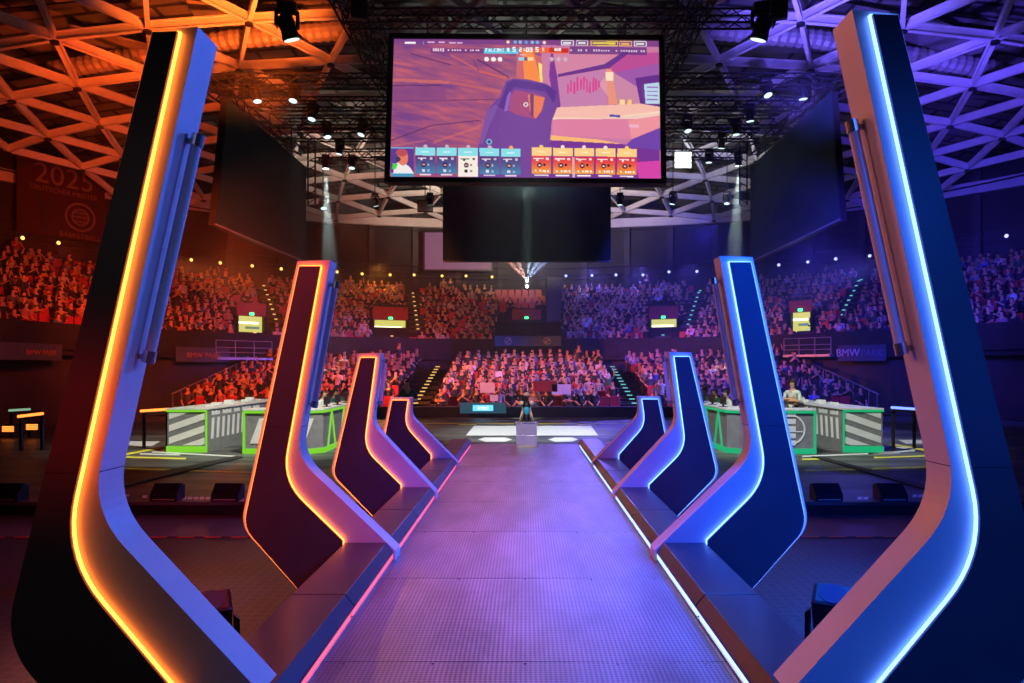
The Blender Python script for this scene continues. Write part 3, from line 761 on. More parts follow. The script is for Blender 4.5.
# dark screens
def dark_screen(a, b, z0, z1, label, nrm):
    a = Vector(a); b = Vector(b); d = b-a; L = d.length; rz = math.atan2(d.y, d.x)
    t = empty('side_screen', (a.x, a.y, z0), rz, label, 'screen')
    MB().box(0, L, -.02, .0, .04, z1-z0-.04).build('display', 'screenoff', t)
    MB().box(0, L, .001, .22, 0, z1-z0).build('housing', 'black', t)
    MB().box(0, L, -.03, .0, 0, .04).build('bottom_trim', 'trim', t); MB().box(0, L, -.03, 0, z1-z0-.04, z1-z0).build('top_trim', 'black', t)
    for x in (L*.2, L*.5, L*.8): MB().tube((x,.1,z1-z0),(x,.1,z1-z0+1.3),.025,6).build('hanger_cable', 'truss', t)
    return t
z0s, z1s = 6.63, 11.08
def lean_screen(nt, nb, ft, fb, s_, label):
    nt, nb, ft, fb = P(*nt), P(*nb), P(*ft), P(*fb)
    t = empty('side_screen', (nb+fb)/2, 0, label, 'screen'); o_ = (nb+fb)/2; e = Vector((s_,0,0))
    def q(u, v, d): return (nb*(1-u)*(1-v)+fb*u*(1-v)+nt*(1-u)*v+ft*u*v)+e*d-o_
    fs = [(0,1,2,3),(7,6,5,4),(0,4,5,1),(1,5,6,2),(2,6,7,3),(3,7,4,0)]
    def slab(u0,u1,v0,v1,d0,d1,nm,m_,pr): 
        g = MB(); g.add([q(u0,v0,d0),q(u1,v0,d0),q(u1,v1,d0),q(u0,v1,d0),q(u0,v0,d1),q(u1,v0,d1),q(u1,v1,d1),q(u0,v1,d1)], fs); return g.build(nm,m_,pr)
    slab(.005,.995,.01,.99,0,.02,'display','screenoff',t); slab(0,1,0,1,.021,.24,'housing','black',t)
    slab(0,1,0,.012,-.03,.02,'bottom_trim','trim',t)
    for u in (.2,.5,.8):
        p = q(u,1,.12); MB().tube(p, p+Vector((0,0,1.3)), .025, 6).build('hanger_cable','truss',t)
    return t
lean_screen((228,98,24),(215,225,24),(306.5,167,31.9),(306.5,263,31.9),-1,'unlit dark screen hanging lengthwise on the orange side of the roof')
lean_screen((831,91,24),(840.5,220,24),(750,167,31.9),(750,263,31.9),1,'unlit dark screen hanging lengthwise on the blue side of the roof')
dark_screen((-3.85,32.0,0), (4.02,32.0,0), z0s-.05, z1s, 'unlit dark screen hanging below and behind the lit main screen', 1)

# ------------------------------------------------------------------ roof lattice
H = 13.0; A = .319*H; RY = 1.93*H
def roofz(x, y): 
    u = x/H; v = (y-RY)/H
    return CAMZ+H*(1-.042*u*u-.028*v*v)
def beam_line(pts, wid=.15, dep=.28):
    g = MB()
    for a, b in zip(pts[:-1], pts[1:]):
        a = Vector(a[:3]); b = Vector(b[:3]); d = (b-a).normalized(); n = Vector((-d.y, d.x, 0)).normalized()*wid/2; up = Vector((0,0,dep))
        w2 = n*.28
        # web
        vs = [a-w2, a+w2, b+w2, b-w2, a-w2+up, a+w2+up, b+w2+up, b-w2+up]
        fs = [(0,3,2,1),(4,5,6,7),(0,1,5,4),(1,2,6,5),(2,3,7,6),(3,0,4,7)]
        g.add(vs, fs)
        for z in (0, dep):
            f = Vector((0,0,.035)); o_ = Vector((0,0,z-.035 if z == 0 else z))
            g.add([a-n+o_, a+n+o_, b+n+o_, b-n+o_, a-n+o_+f, a+n+o_+f, b+n+o_+f, b-n+o_+f], fs)
    return g
def node(r, c): # row r, column c (c in half steps)
    xa = c*.319/2; v_ = r*.319*.866; zr = 1-.036*xa*xa-.028*v_*v_
    return (xa*zr*H, RY+v_*H, CAMZ+H*zr, abs(c) <= 15)
rows = range(-2, 9); RMAX = 31.4
def ok(p): return p[3] and math.hypot(p[0], p[1]-23) < RMAX
def runs(nodes):
    out = []; cur = []
    for p in nodes:
        if ok(p): cur.append(p)
        else:
            if len(cur) > 1: out.append(cur)
            cur = []
    if len(cur) > 1: out.append(cur)
    return out
for r in rows:
    cs = [c for c in range(-16, 17) if (c-(r+1)) % 2 == 0]
    for q in runs([node(r, c) for c in cs]): struct(beam_line(q).build('roof_beam', 'beam'))
for sgn in (1, -1):
    for c0 in range(-30, 31, 1):
        ns = [node(r, c0+sgn*(r+2)) for r in rows if True]
        if (c0-(-2+1)) % 2: continue
        for q in runs(ns): struct(beam_line(q).build('roof_beam', 'beam'))
# rim of the roof
rim = []
for k in range(49):
    a = math.radians(-100+200*k/48); x = 31.2*math.sin(a); y = 23+31.2*math.cos(a); rim.append((x, y, roofz(x, y)-.1))
struct(beam_line(rim, .3, .6).build('roof_beam', 'beam'))
# node caps
nd = MB()
for r in rows:
    for c in range(-16, 17):
        if (c-(r+1)) % 2 == 0:
            p = node(r, c)
            if ok(p): nd.lathe([(.16,-.10),(.16,.0),(.12,.02)], 8, (p[0], p[1], p[2]-.02))
struct(nd.build('roof_nodes', 'black'))
# ceiling deck above
g = MB(); N = 24; vs = []; 
for j in range(N+1):
    for i in range(N+1):
        x = -34+68*i/N; y = 12+46*j/N; vs.append((x, y, roofz(x, y)+2.3))
g.add(vs, [(j*(N+1)+i, j*(N+1)+i+1, (j+1)*(N+1)+i+1, (j+1)*(N+1)+i) for j in range(N) for i in range(N)])
struct(g.build('ceiling', 'roofdeck'))
# purlins above the lattice + ducts
for k, y in enumerate(range(20, 56, 6)):
    pts = [(x, y+.7*math.sin(x), roofz(x, y)+1.5) for x in np.linspace(-30, 30, 13)]
    g = MB()
    for a, b in zip(pts[:-1], pts[1:]): g.tube(a, b, .11, 4)
    struct(g.build('roof_purlin', 'concrete2'))
def duct(pts, r, label):
    g = MB()
    for a, b in zip(pts[:-1], pts[1:]):
        a = Vector(a); b = Vector(b); L = (b-a).length; n = int(L/.35)
        for i in range(n):
            p = a+(b-a)*i/n; q = a+(b-a)*(i+.5)/n; e = a+(b-a)*(i+1)/n
            g.tube(p, q, r, 12, r*.86, cap=False); g.tube(q, e, r*.86, 12, r, cap=False)
    tag(g.build('ventilation_duct', 'duct'), label, 'duct')
duct([(-20,29,roofz(-20,29)+.95),(-12,28,roofz(-12,28)+.95),(-3,27.3,roofz(-3,27.3)+.9)], .4, 'ribbed ventilation duct above the orange-lit roof beams')
duct([(20,29,roofz(20,29)+.95),(12,28,roofz(12,28)+.95),(4,27.3,roofz(4,27.3)+.9)], .4, 'ribbed ventilation duct above the blue-lit roof beams')
for k, (x, y, sx, sy, rz) in enumerate(((-11,27,4,2.2,.3),(-6,31,3,2,.2),(12,29,5,1.6,-.3),(7,28.5,3.2,2,-.25),(15,33,5,2,.2),(-15,33,4,2,-.2),(-16.5,28,3.5,2.4,.5),(17,27.5,4,2,.4),(2.5,27,3,2,.1),(-2.5,26.5,3,1.6,-.1))):
    t = MB().box(-sx/2, sx/2, -sy/2, sy/2, 0, .08)
    o = t.build('acoustic_panel', mat('panel grey', (.2,.18,.16,1), .7, var=(1,.2)), loc=(x, y, roofz(x, y)+1.1)); o.rotation_euler = (.18, .06, rz); struct(o)

# ------------------------------------------------------------------ trusses
def truss(a, b, label, w_=.42, r=.036):
    a = Vector(a); b = Vector(b); d = b-a; L = d.length; d.normalize(); u = Vector((0,0,1)); n = d.cross(u).normalized()
    t = empty('lighting_truss', a, 0, label, 'truss', 'black lighting trusses under the roof')
    cn = [(-1,-1),(1,-1),(1,1),(-1,1)]
    def pt(k, s_): return n*cn[k][0]*w_/2+u*cn[k][1]*w_/2+d*s_
    g = MB()
    for k in range(4): g.tube(pt(k,0), pt(k,L), r, 5)
    g.build('chords', 'truss', t)
    g = MB(); m = int(L/w_/1.15); st_ = L/m
    for i in range(m):
        for k in range(4):
            a_, b_ = (k, (k+1)%4) if i % 2 else ((k+1)%4, k)
            g.tube(pt(a_, i*st_), pt(b_, (i+1)*st_), r*.6, 4, cap=False)
    g.build('lattice', 'truss', t)
    return t
ZT = CAMZ+10.8
truss((-5.6,21.35,ZT+.12), (7.4,21.35,ZT+.12), 'black box truss crossing just above the lit main screen')
tn = ['nearest of the cross trusses behind the main screen', 'second cross truss behind the main screen', 'third cross truss behind the main screen', 'fourth cross truss behind the main screen', 'farthest cross truss behind the main screen']
for k, y in enumerate((25.6, 27.8, 29.8, 31.6, 34.4)): truss((-11.3+.2*k,y,ZT-.05), (11.4-.2*k,y,ZT-.05), 'black box truss, '+tn[k])
truss((-5.75,18.5,ZT+.55), (-5.5,34,ZT+.4), 'black box truss running towards the camera on the orange side')
truss((5.6,18.5,ZT+.55), (5.4,34,ZT+.4), 'black box truss running towards the camera on the blue side')
truss((-5.05,18.5,ZT+.55), (-4.9,34,ZT+.4), 'inner black box truss running towards the camera, beside the orange side one')
truss((5.0,18.5,ZT+.55), (4.8,34,ZT+.4), 'inner black box truss running towards the camera, beside the blue side one')

# moving heads
def head_proto():
    t = empty('moving_head', (0,0,0), 0, 'x', 'stage light', 'moving head stage lights under the roof')
    MB().box(-.18,.18,-.14,.14,-.14,0).build('base', 'blackmetal', t, bevel=.02)
    g = MB()
    for s in (-1, 1): g.prism([(s*.17,-.14),(s*.23,-.14),(s*.23,-.42),(s*.17,-.5)], -.06, .06)
    g.box(-.225,.225,-.055,.055,-.19,-.141); g.build('yoke', 'blackmetal', t, bevel=.008)
    h = MB().lathe([(.09,-.22),(.145,-.25),(.16,-.36),(.15,-.5),(.17,-.62),(.17,-.68)], 18).build('head', 'blackmetal', t, smooth=True)
    MB().lathe([(.15,-.685),(.15,-.681)], 18).build('lens', 'glasslens', h)
    return t
M['glasslens'] = mat('lens glass', (.08,.09,.12,1), .08, .2, spec=.8)
proto = head_proto(); first = True
def head(px, py, Y, label, tilt=(0,0), lit=None, sc=1.0, rz=0):
    global first
    t = proto if first else copy_tree(proto); first = False
    p = P(px, py, Y); t.location = (p.x, p.y, p.z+.35*sc); t.scale = (sc,sc,sc); t.rotation_euler = (0,0,rz); t['label'] = label
    for c in t.children:
        if c.name.startswith('head'):
            c.rotation_euler = (tilt[0], tilt[1], 0); 
            R = Matrix.Rotation(tilt[1],3,'Y')@Matrix.Rotation(tilt[0],3,'X') if False else c.rotation_euler.to_matrix()
            c.location = Vector((0,0,-.4))-R@Vector((0,0,-.4))
            if lit:
                for l in c.children: l.data = l.data.copy(); l.data.materials[0] = M[lit]
    return t
HD = [(256,93,25.6,'L1'),(294,93,25.6,''),(313,112,27.8,''),(326.5,130,29.8,''),(340,147,31.6,''),(352,162,34.4,''),(325.5,162,34.0,'lit'),(363,128,29.6,''),(323,203,38,''),(375,200,37,''),
      (803,90,25.6,''),(766,88,25.6,''),(750,113,27.8,''),(736,127,29.8,''),(722,141,31.6,''),(709,156,34.4,''),(738.5,159,34.0,'lit'),(687,124,29.6,''),(727,198,38,''),(673,198,37,''),(430,199,35,'T'),(620,199,35,'T')]
on = ['first', 'second', 'third', 'fourth', 'fifth', 'sixth', 'seventh', 'eighth', 'ninth', 'tenth']
for k, (px, py, Y, f) in enumerate(HD):
    side = 'orange' if px < 525 else 'blue'
    if f == 'T': lb = f'stage light under the {side}-side lower corner of the main screen'
    elif f == 'lit': lb = f'brightly lit stage light beaming down between main screen and dark {side}-side screen'
    else:
        j = k if k < 10 else k-10
        lb = f'black moving head light on the {side} side, {on[j]} from the nearest cross truss'
    head(px, py, Y, lb, (random.uniform(-.3,.3), random.uniform(-.3,.3)), 'bulbW' if f == 'lit' else ('lensglow' if f != 'T' else None), 1.0 if f != 'T' else .9, random.uniform(-.5,.5))
head(287, 22, 20.5, 'large black moving head hanging near the camera over the orange side', (.25,-.3), None, 1.55, .2)
head(763, 22, 20.5, 'large black moving head hanging near the camera over the blue side', (.25,.3), None, 1.55, -.2)
# rigging drops for far heads
for k, (px, py, Y) in enumerate(((323,203,38),(375,200,37),(727,198,38),(673,198,37),(430,199,35),(620,199,35),(287,22,20.5),(763,22,20.5))):
    p = P(px, py, Y); top = roofz(p.x, p.y)+.1
    tag(MB().tube((0,0,0),(0,0,max(.4, top-p.z-.34)),.025,6).build('drop_cable', 'truss', loc=(p.x,p.y,p.z+.345)), f'thin black drop cable holding the {["ninth orange-side","tenth orange-side","ninth blue-side","tenth blue-side","orange-side corner","blue-side corner","large orange-side","large blue-side"][k]} hanging light', 'cable')
# rectangular lit lamp panel
t = empty('panel_light', P(683,160,33), 0, 'square white lit lamp panel right of the main screen', 'stage light')
MB().box(-.42,.42,0,.12,-.42,.42).build('housing','blackmetal',t)
g = MB()
for k in range(3): g.box(-.38,.38,-.01,0,-.37+k*.26,-.15+k*.26)
g.build('lamp','bulbW',t)
MB().tube((0,.06,.42),(0,.06,1.0),.025,6).build('hanger','truss',t)
t = empty('panel_light', P(425,206,35.5), 0, 'square pale lamp panel beside the orange-side lower corner light', 'stage light')
MB().box(-.4,.4,0,.12,-.3,.3).build('housing','blackmetal',t); MB().box(-.36,.36,-.01,0,-.26,.26).build('lamp',mat('grey lamp',(.35,.35,.33,1),.4),t); MB().tube((0,.06,.3),(0,.06,3.0),.025,6).build('hanger','truss',t)
# hanging speakers
for s in (-1, 1):
    p = P(525+s*(166 if s < 0 else 254), 4, 20.0)
    t = empty('loudspeaker', p, 0, f'black loudspeaker box hanging at the very top on the {"orange" if s<0 else "blue"} side', 'loudspeaker', 'loudspeakers under the roof')
    g = MB().box(-.24,.24,-.2,.2,-.42,.6); o = g.build('cabinet','black',t,bevel=.02)
    MB().box(-.21,.21,-.21,-.2,-.38,.56).build('grille','blackmetal',t)
    MB().tube((0,0,.6),(0,0,1.8),.02,6).build('hanger','truss',t); t.rotation_euler = (.25,0,-s*.3)
# line of small cans on fly bars near side screens
for s in (-1, 1):
    t = truss((s*11.8,23.6,ZT-.35), (s*11.0,33,ZT-.35), f'black box truss running above the dark {"orange" if s<0 else "blue"}-side screen')
    # tall hanging frame beside side screen
    p = P(308 if s < 0 else 747, 172, 33)
    g = MB(); g.tube((0,0,1.5),(0,0,-1.6),.04,6); g.tube((.35*-s,0,1.5),(.35*-s,0,-1.6),.04,6)
    for k in range(8): g.tube((0,0,-1.5+k*.4),(.35*-s,0,-1.3+k*.4),.025,4)
    tag(g.build('cable_ladder','truss',loc=p), f'thin black ladder frame hanging at the far edge of the dark {"orange" if s<0 else "blue"}-side screen', 'ladder frame')

# ------------------------------------------------------------------ arena bowl
BC = 23.0
def arc_box(r0, r1, z0, z1, a0, a1, n, mi=0, g=None):
    g = g or MB(); vs = []; 
    for k in range(n+1):
        a = a0+(a1-a0)*k/n
        for r, z in ((r0,z0),(r1,z0),(r1,z1),(r0,z1)): vs.append((r*math.sin(a), BC+r*math.cos(a), z))
    fs = []
    for k in range(n):
        b = k*4
        for i in range(4): fs.append((b+i, b+(i+1)%4, b+4+(i+1)%4, b+4+i))
    fs += [(0,1,2,3), (n*4+3, n*4+2, n*4+1, n*4)]
    return g.add(vs, fs, mi)
AM = math.radians(98)
NR = 14; R0 = 18.9; DR = .84; ZF0 = 2.6; DZ = .325
g = MB()
for i in range(NR): arc_box(R0+DR*i-.35, R0+DR*(i+1)-.35, -.6 if i == NR-1 else ZF0+DZ*i-.5, ZF0+DZ*i, -AM, AM, 60, 0, g)
struct(g.build('upper_stand_floor', 'concrete'))
struct(arc_box(R0-.5, R0-.36, 2.3, 3.35, -AM, AM, 60).build('trim_balcony_front', 'concrete'))
struct(arc_box(31.6, 32.0, -.6, 14.5, -AM, AM, 60).build('wall_back', 'wall'))
struct(arc_box(30.9, 31.6, ZF0+DZ*NR-.6, ZF0+DZ*NR+.9, -AM, AM, 60).build('trim_wall_parapet', 'wall'))
struct(arc_box(19.2, 19.5, -.6, 2.4, -AM, AM, 60).build('wall_lower', 'wall'))
for k in range(-14, 15):
    a = math.radians(k*6.1+2.5); r = 31.45
    o = MB().box(-.22,.22,-.2,.2,0,5.8).build('wall_pillar','pillar',loc=(r*math.sin(a), BC+r*math.cos(a), 7.9)); o.rotation_euler = (0,0,-a); struct(o)
g = MB()
for z in (8.6, 8.95, 9.5, 12.2): 
    for k in range(60):
        a, b = -AM+2*AM*k/60, -AM+2*AM*(k+1)/60; r = 31.0
        g.tube((r*math.sin(a), BC+r*math.cos(a), z), (r*math.sin(b), BC+r*math.cos(b), z), .03 if z < 9.2 else .05, 4, cap=False)
struct(g.build('trim_wall_pipes','pillar'))
# lower stand (straight rows)
LR = 10; LY0 = 28.9; LDY = .96; LZ0 = -.45; LDZ = .205; LX = 14.6
g = MB()
for i in range(LR): g.box(-LX-.2, LX+.2, LY0+LDY*i-.3, LY0+LDY*(i+1)-.3, -.65, LZ0+LDZ*i)
struct(g.build('lower_stand_floor','concrete'))
for s in (-1, 1):
    t = empty('stand_end_railing', (s*(LX+.25), LY0, 0), 0, f'sloping side railing at the {"orange" if s<0 else "blue"}-lit end of the lower stand', 'railing')
    g = MB(); g.tube((0,-.2,.5),(0,9.3,2.4),.035,6); g.build('handrail','rail',t)
    g = MB()
    for k in range(14): g.tube((0,k*.7-.1,-.5+k*.13),(0,k*.7-.1,.52+k*.14),.02,5)
    g.build('bars','rail',t)
b = empty('stand_barrier', (0,28.3,-.45), 0, 'long low black barrier in front of the lower stand', 'barrier')
MB().box(-LX,LX,-.05,.05,0,.42).build('board','black',b); MB().box(-LX,LX,-.07,.07,.42,.46).build('cap',mat('blue grey cap',(.06,.08,.12,1),.5,var=(3,.1)),b)
# centre sponsor plate on barrier
t = empty('light_sign', P(483,408,28.1), 0, 'small glowing pale blue sign on the stand barrier left of the trophy', 'sign')
MB().box(-.95,.95,0,.05,-.22,.22).build('board',emit('dim teal',(.01,.07,.10,1),1),t); MB().box(-.42,.42,-.02,0,-.12,.12).build('plate',emit('glow blue',(.12,.55,.95,1),1.6),t); 
text_obj('intel',.26,emit('glow white',(.8,.95,1,1),1.8),t,(0,-.03,-.07),name='sign_text')
# aisles with step lights in lower stand
for s in (-1, 1):
    t = empty('stair_aisle', (s*4.85, LY0-.3, 0), 0, f'stepped aisle of the lower stand with {"yellow" if s<0 else "cool"} step lights', 'stairs')
    g = MB(); 
    for i in range(LR*2): g.box(-.55,.55,i*LDY/2,(i+1)*LDY/2,-.6,LZ0+LDZ*i/2+.02)
    g.build('treads','concrete',t)
    for i in range(14):
        q = i*LR*2/14.; g = MB().box(-.12,.12,-.02,.0,-.022,.022); l = g.build('step_light','stepY' if s<0 else 'stepT',t,loc=(s*-.05,q*LDY/2-.015,LZ0+LDZ*q/2+.22))
# balcony fascia banners
def on_arc(px, r):
    k = (px-CX)/F; a_ = 1+k*k; b_ = -2*BC; c_ = BC*BC-r*r
    Y = (-b_+math.sqrt(b_*b_-4*a_*c_))/(2*a_); return k*Y, Y
def fascia_banner(px0, px1, py0, py1, label, words, logos=0, r=R0-.62):
    x0, y0 = on_arc(px0, r); x1, y1 = on_arc(px1, r); xm, ym = (x0+x1)/2, (y0+y1)/2; rz = math.atan2(y1-y0, x1-x0); L = math.hypot(x1-x0, y1-y0)
    zt = CAMZ+(CY-py0)*ym/F; zb = CAMZ+(CY-py1)*ym/F
    t = empty('fascia_banner', (xm, ym, zb), rz, label, 'banner')
    MB().box(-L/2,L/2,0,.04,0,zt-zb).build('cloth','fascia',t)
    h = zt-zb
    for (wd, xx, sz, mm) in words: text_obj(wd, h*sz, mm, t, (xx*L, -.02, h*.3))
    for xx in ([] if not logos else (-.24*L, .26*L)):
        g = MB(); R = h*.36
        for k in range(24):
            a, b_ = 2*math.pi*k/24, 2*math.pi*(k+1)/24
            g.prism([(xx+R*math.cos(a), h/2+R*math.sin(a)),(xx+R*math.cos(b_), h/2+R*math.sin(b_)),(xx+R*.8*math.cos(b_), h/2+R*.8*math.sin(b_)),(xx+R*.8*math.cos(a), h/2+R*.8*math.sin(a))],-.03,-.01)
        for q in (0, 1):
            pts = [(xx, h/2)]+[(xx+R*.62*math.cos(q*math.pi+math.pi/2*j/6), h/2+R*.62*math.sin(q*math.pi+math.pi/2*j/6)) for j in range(7)]
            g.prism(pts,-.03,-.01)
        g.build('roundel','dimwhite',t)
M['dimwhite'] = mat('dim white print',(.45,.45,.5,1),.6,var=(5,.1)); M['dimorange'] = mat('dim orange print',(.35,.15,.1,1),.6,var=(5,.1))
fascia_banner(838,886,345,361,'dark blue balcony banner lettered BMW beyond the blue striped counter',[('BMW',-.3,.62,'dimwhite'),('PARK',.2,.5,'fasciadim')] if False else [('BMW',-.28,.7,'dimwhite'),('PARK',.22,.6,mat('faint print',(.12,.13,.18,1),.6,var=(5,.1)))])
fascia_banner(176,230,347.5,362,'dark balcony banner above the lime striped counter',[('BMW PARK',0,.5,'dimorange')])
fascia_banner(-14,62,343,360,'dark balcony banner at the orange edge of the arena',[('BMW PARK',.2,.45,'dimorange')])
for px in (20,):
    pass
# VIP box in the centre of the upper stand
t = empty('control_box', (.1,38.6,2.55), 0, 'dark control box projecting from the middle of the upper stand', 'box')
x0, x1 = P(495,0,38.6).x-.1, P(561,0,38.6).x-.1
MB().box(x0,x1,0,3.6,-.1,1.62).build('body',mat('matt black',(.004,.005,.006,1),.9,var=(2,.2),spec=.1),t)
bb = empty('box_banner', (.1,38.5,0), 0, 'dark blue banner with two white roundels under the central control box', 'banner')
zt, zb = CAMZ+(CY-335.8)*38.5/F, CAMZ+(CY-346)*38.5/F
MB().box(x0,x1,0,.05,zb,zt).build('cloth',mat('blue cloth',(.05,.13,.24,1),.6,var=(2,.1)),bb)
for xx in (-.9-.15, 1.0+.15):
    g = MB(); R=(zt-zb)*.36; zc=(zt+zb)/2
    for k in range(24):
        a, b_ = 2*math.pi*k/24, 2*math.pi*(k+1)/24
        g.prism([(xx+R*math.cos(a), zc+R*math.sin(a)),(xx+R*math.cos(b_), zc+R*math.sin(b_)),(xx+R*.8*math.cos(b_), zc+R*.8*math.sin(b_)),(xx+R*.8*math.cos(a), zc+R*.8*math.sin(a))],-.03,-.005)
    for q in (0, 1):
        g.prism([(xx, zc)]+[(xx+R*.62*math.cos(q*math.pi+math.pi/2*j/6), zc+R*.62*math.sin(q*math.pi+math.pi/2*j/6)) for j in range(7)],-.03,-.005)
    g.build('roundel','dimwhite',bb)
# vomitory boxes
VOM = [(237,266,303,316,329,'orange-lit entrance nearest the tall second orange fin, on its outer side',21.6,True),(373,408,307,320,334,'lit entrance in the orange part, above the third fin',22.6,True),
       (649,678,306,319,332,'lit entrance in the blue part, above the third fin',22.6,True),(789,812,300,312,326,'lit entrance beyond the second blue fin with people in front',21.6,True),(512,541,309.5,319.5,320,'entrance cover with a green exit light above the control box',23.6,False)]
for (a, b, y0, ym_, y1, lb, r, lit) in VOM:
    x0, Y0 = on_arc(a, r); x1, Y1 = on_arc(b, r); xm, Yc = (x0+x1)/2, (Y0+Y1)/2; rz = math.atan2(Y1-Y0, x1-x0); L = math.hypot(x1-x0, Y1-Y0)
    zt, zm, zb = [CAMZ+(CY-q)*Yc/F for q in (y0, ym_, y1)]
    t = empty('entrance_box', (xm, Yc, zb), rz, lb, 'entrance')
    h = zm-zb; H2 = zt-zb
    MB().box(-L/2,L/2,0,.12,h,H2).build('red_parapet','redpanel',t)
    if lit:
        g = MB(); g.box(-L/2,-L/2+.1,0,1.8,-.6,h); g.box(L/2-.1,L/2,0,1.8,-.6,h); g.box(-L/2,L/2,.12,2,h,h+.1); g.build('side_walls','concrete',t)
        bw = MB(); bw.box(-L/2+.1,L/2-.1,.30,.34,-.5,h); bw.build('passage_glow','warmroom',t)  # glowing panel stands in for the lit interior
        MB().box(-L/2+.15,L/2-.35,.2,.28,h*.42,h*.55).build('ceiling_lamp',emit('tube lamp',(1,1,.55,1),3.5),t)
        MB().box(-L*.15,L/2-.3,.2,.28,h*.02,h*.2).build('notice_board',M['tealwall'],t)
    MB().box(-.12,.12,-.03,0,h+.05,h+.19).build('exit_light','exit',t)
# upper aisle stairs with step lights
UA = [((264,286),(276,320),'stepY','yellow-lit stairs beside the outer orange entrance'),((413,293),(418,330),'stepY','yellow-lit stairs beside the entrance above the third orange fin'),
      ((700,289),(688,325),'stepT','cool-lit stairs beside the entrance above the third blue fin'),((861,277),(841,316),'stepT','cool-lit stairs high in the blue corner'),((806,331),(799,349),'stepT','short cool-lit stairs above the metal balcony rail'),((392,337),(395,341),'stepY','two step lights under the entrance above the third orange fin'),((663,336),(661,348),'stepT','step lights under the entrance above the third blue fin'),((255,334),(262,352),'stepY','step lights under the outer orange entrance')]
AISLE = []
def row_at(px, py):
    best = None
    for q in range(0, 140):
        i = q/10.; r = R0+DR*i-.35; x, y = on_arc(px, r); z = ZF0+DZ*i+.12; py2 = CY-F*(z-CAMZ)/y
        if best is None or abs(py2-py) < best[0]: best = (abs(py2-py), i, x, y, z)
    return best[1:]
for (p0, p1, m_, lb) in UA:
    i0 = row_at(*p0); i1 = row_at(*p1)
    t = empty('stair_aisle', (i1[1], i1[2], i1[3]), 0, lb, 'stairs'); n = max(2, int(abs(p0[1]-p1[1])/4.4)+1)
    for k in range(n):
        f = k/(n-1); px = p1[0]+(p0[0]-p1[0])*f; py = p1[1]+(p0[1]-p1[1])*f; rr = row_at(px, py)
        ang = math.atan2(rr[1], rr[2]-BC)
        l = MB().box(-.09,.09,-.02,.0,-.03,.03).build('step_light', m_, t, loc=(rr[1]-i1[1], rr[2]-i1[2]-.03, rr[3]-i1[3]+.06)); l.rotation_euler = (0,0,-ang)
        s_ = MB().box(-.5,.5,0,.42,-.16,0).build('tread','concrete2',t,loc=(rr[1]-i1[1], rr[2]-i1[2], rr[3]-i1[3])) if 'concrete2' in M else MB().box(-.5,.5,0,.42,-.16,0).build('tread',M.setdefault('concrete2',mat('light concrete',(.10,.10,.11,1),.8,var=(2,.2))),t,loc=(rr[1]-i1[1], rr[2]-i1[2], rr[3]-i1[3]))
        s_.rotation_euler = (0,0,-ang)
    AISLE.append((p0, p1))
# balcony metal rails
for (a, b, y0, y1, lb) in ((784,831,338,356,'grey metal balcony rail in front of the blue corner stairs'),(216,272,341,359,'grey metal balcony rail above the lime-lit desks')):
    r = R0-.75; x0, Y0 = on_arc(a, r); x1, Y1 = on_arc(b, r); xm, Yc = (x0+x1)/2, (Y0+Y1)/2; rz = math.atan2(Y1-Y0, x1-x0); L = math.hypot(x1-x0, Y1-Y0)
    zt, zb = [CAMZ+(CY-q)*Yc/F for q in (y0, y1)]; t = empty('balcony_rail', (xm, Yc, zb), rz, lb, 'railing')
    MB().box(-L/2,L/2,-.1,.35,-.05,.08).build('ledge','rail',t)
    g = MB(); h = zt-zb
    for z in (h, h*.62, h*.35): g.tube((-L/2,0,z),(L/2,0,z),.022,5)
    for k in range(4): g.tube((-L/2+L*k/3,0,0),(-L/2+L*k/3,0,h),.024,5)
    g.build('bars','rail',t)
# concrete column in the centre upper
x, Y = on_arc(554, 24.5); MB_ = MB().box(-.5,.5,0,4,-1.6,2.3); struct(MB_.build('column','concrete2',loc=(x, Y, 5.6)))
# projection screen
t = empty('projection_screen', P(458,251,52.5), 0, 'blank projection screen with painted-in pink glow on the far wall behind the dark lower screen', 'screen')
MB().box(-2.55,2.55,0,.06,-1.42,1.42).build('surface','screen_glow',t); g = MB(); g.box(-2.7,2.7,-.02,.08,-1.55,-1.42); g.box(2.55,2.7,-.02,.08,-1.42,1.42); g.box(-2.7,-2.55,-.02,.08,-1.42,1.42); g.box(-2.7,2.7,-.02,.08,1.42,1.55); g.build('border','black',t)
# red club banner on the left wall
x0, Y0 = on_arc(18, 30.5); x1, Y1 = on_arc(106, 30.5); rz = math.atan2(Y1-Y0, x1-x0); xm, Yc = (x0+x1)/2, (Y0+Y1)/2; L = math.hypot(x1-x0, Y1-Y0)
zb = CAMZ+(CY-238)*Yc/F
hb = (CAMZ+(CY-161)*Yc/F)-zb
t = empty('club_banner', (xm, Yc-.1, zb), rz, 'dim red banner reading 2025 with a trophy and a round crest on the orange-side wall', 'banner')
MB().box(-L*.5,L*.5,0,.04,0,hb).build('cloth','banner',t)
text_obj('2025', hb*.36, 'bannertxt', t, (.02*L,-.02,hb*.66)); text_obj('DEUTSCHER MEISTER', hb*.085, 'bannertxt', t, (.02*L,-.02,hb*.56))
g = MB(); c0, cz, R = .2*L, hb*.3, hb*.19
for (ra, rb) in ((1,.86),(.6,.5)):
    for k in range(28):
        a, b_ = 2*math.pi*k/28, 2*math.pi*(k+1)/28
        g.prism([(c0+R*ra*math.cos(a), cz+R*ra*math.sin(a)),(c0+R*ra*math.cos(b_), cz+R*ra*math.sin(b_)),(c0+R*rb*math.cos(b_), cz+R*rb*math.sin(b_)),(c0+R*rb*math.cos(a), cz+R*rb*math.sin(a))],-.03,-.005)
g.build('crest_ring','bannerdark2' if 'bannerdark2' in M else 'bannertxt',t)
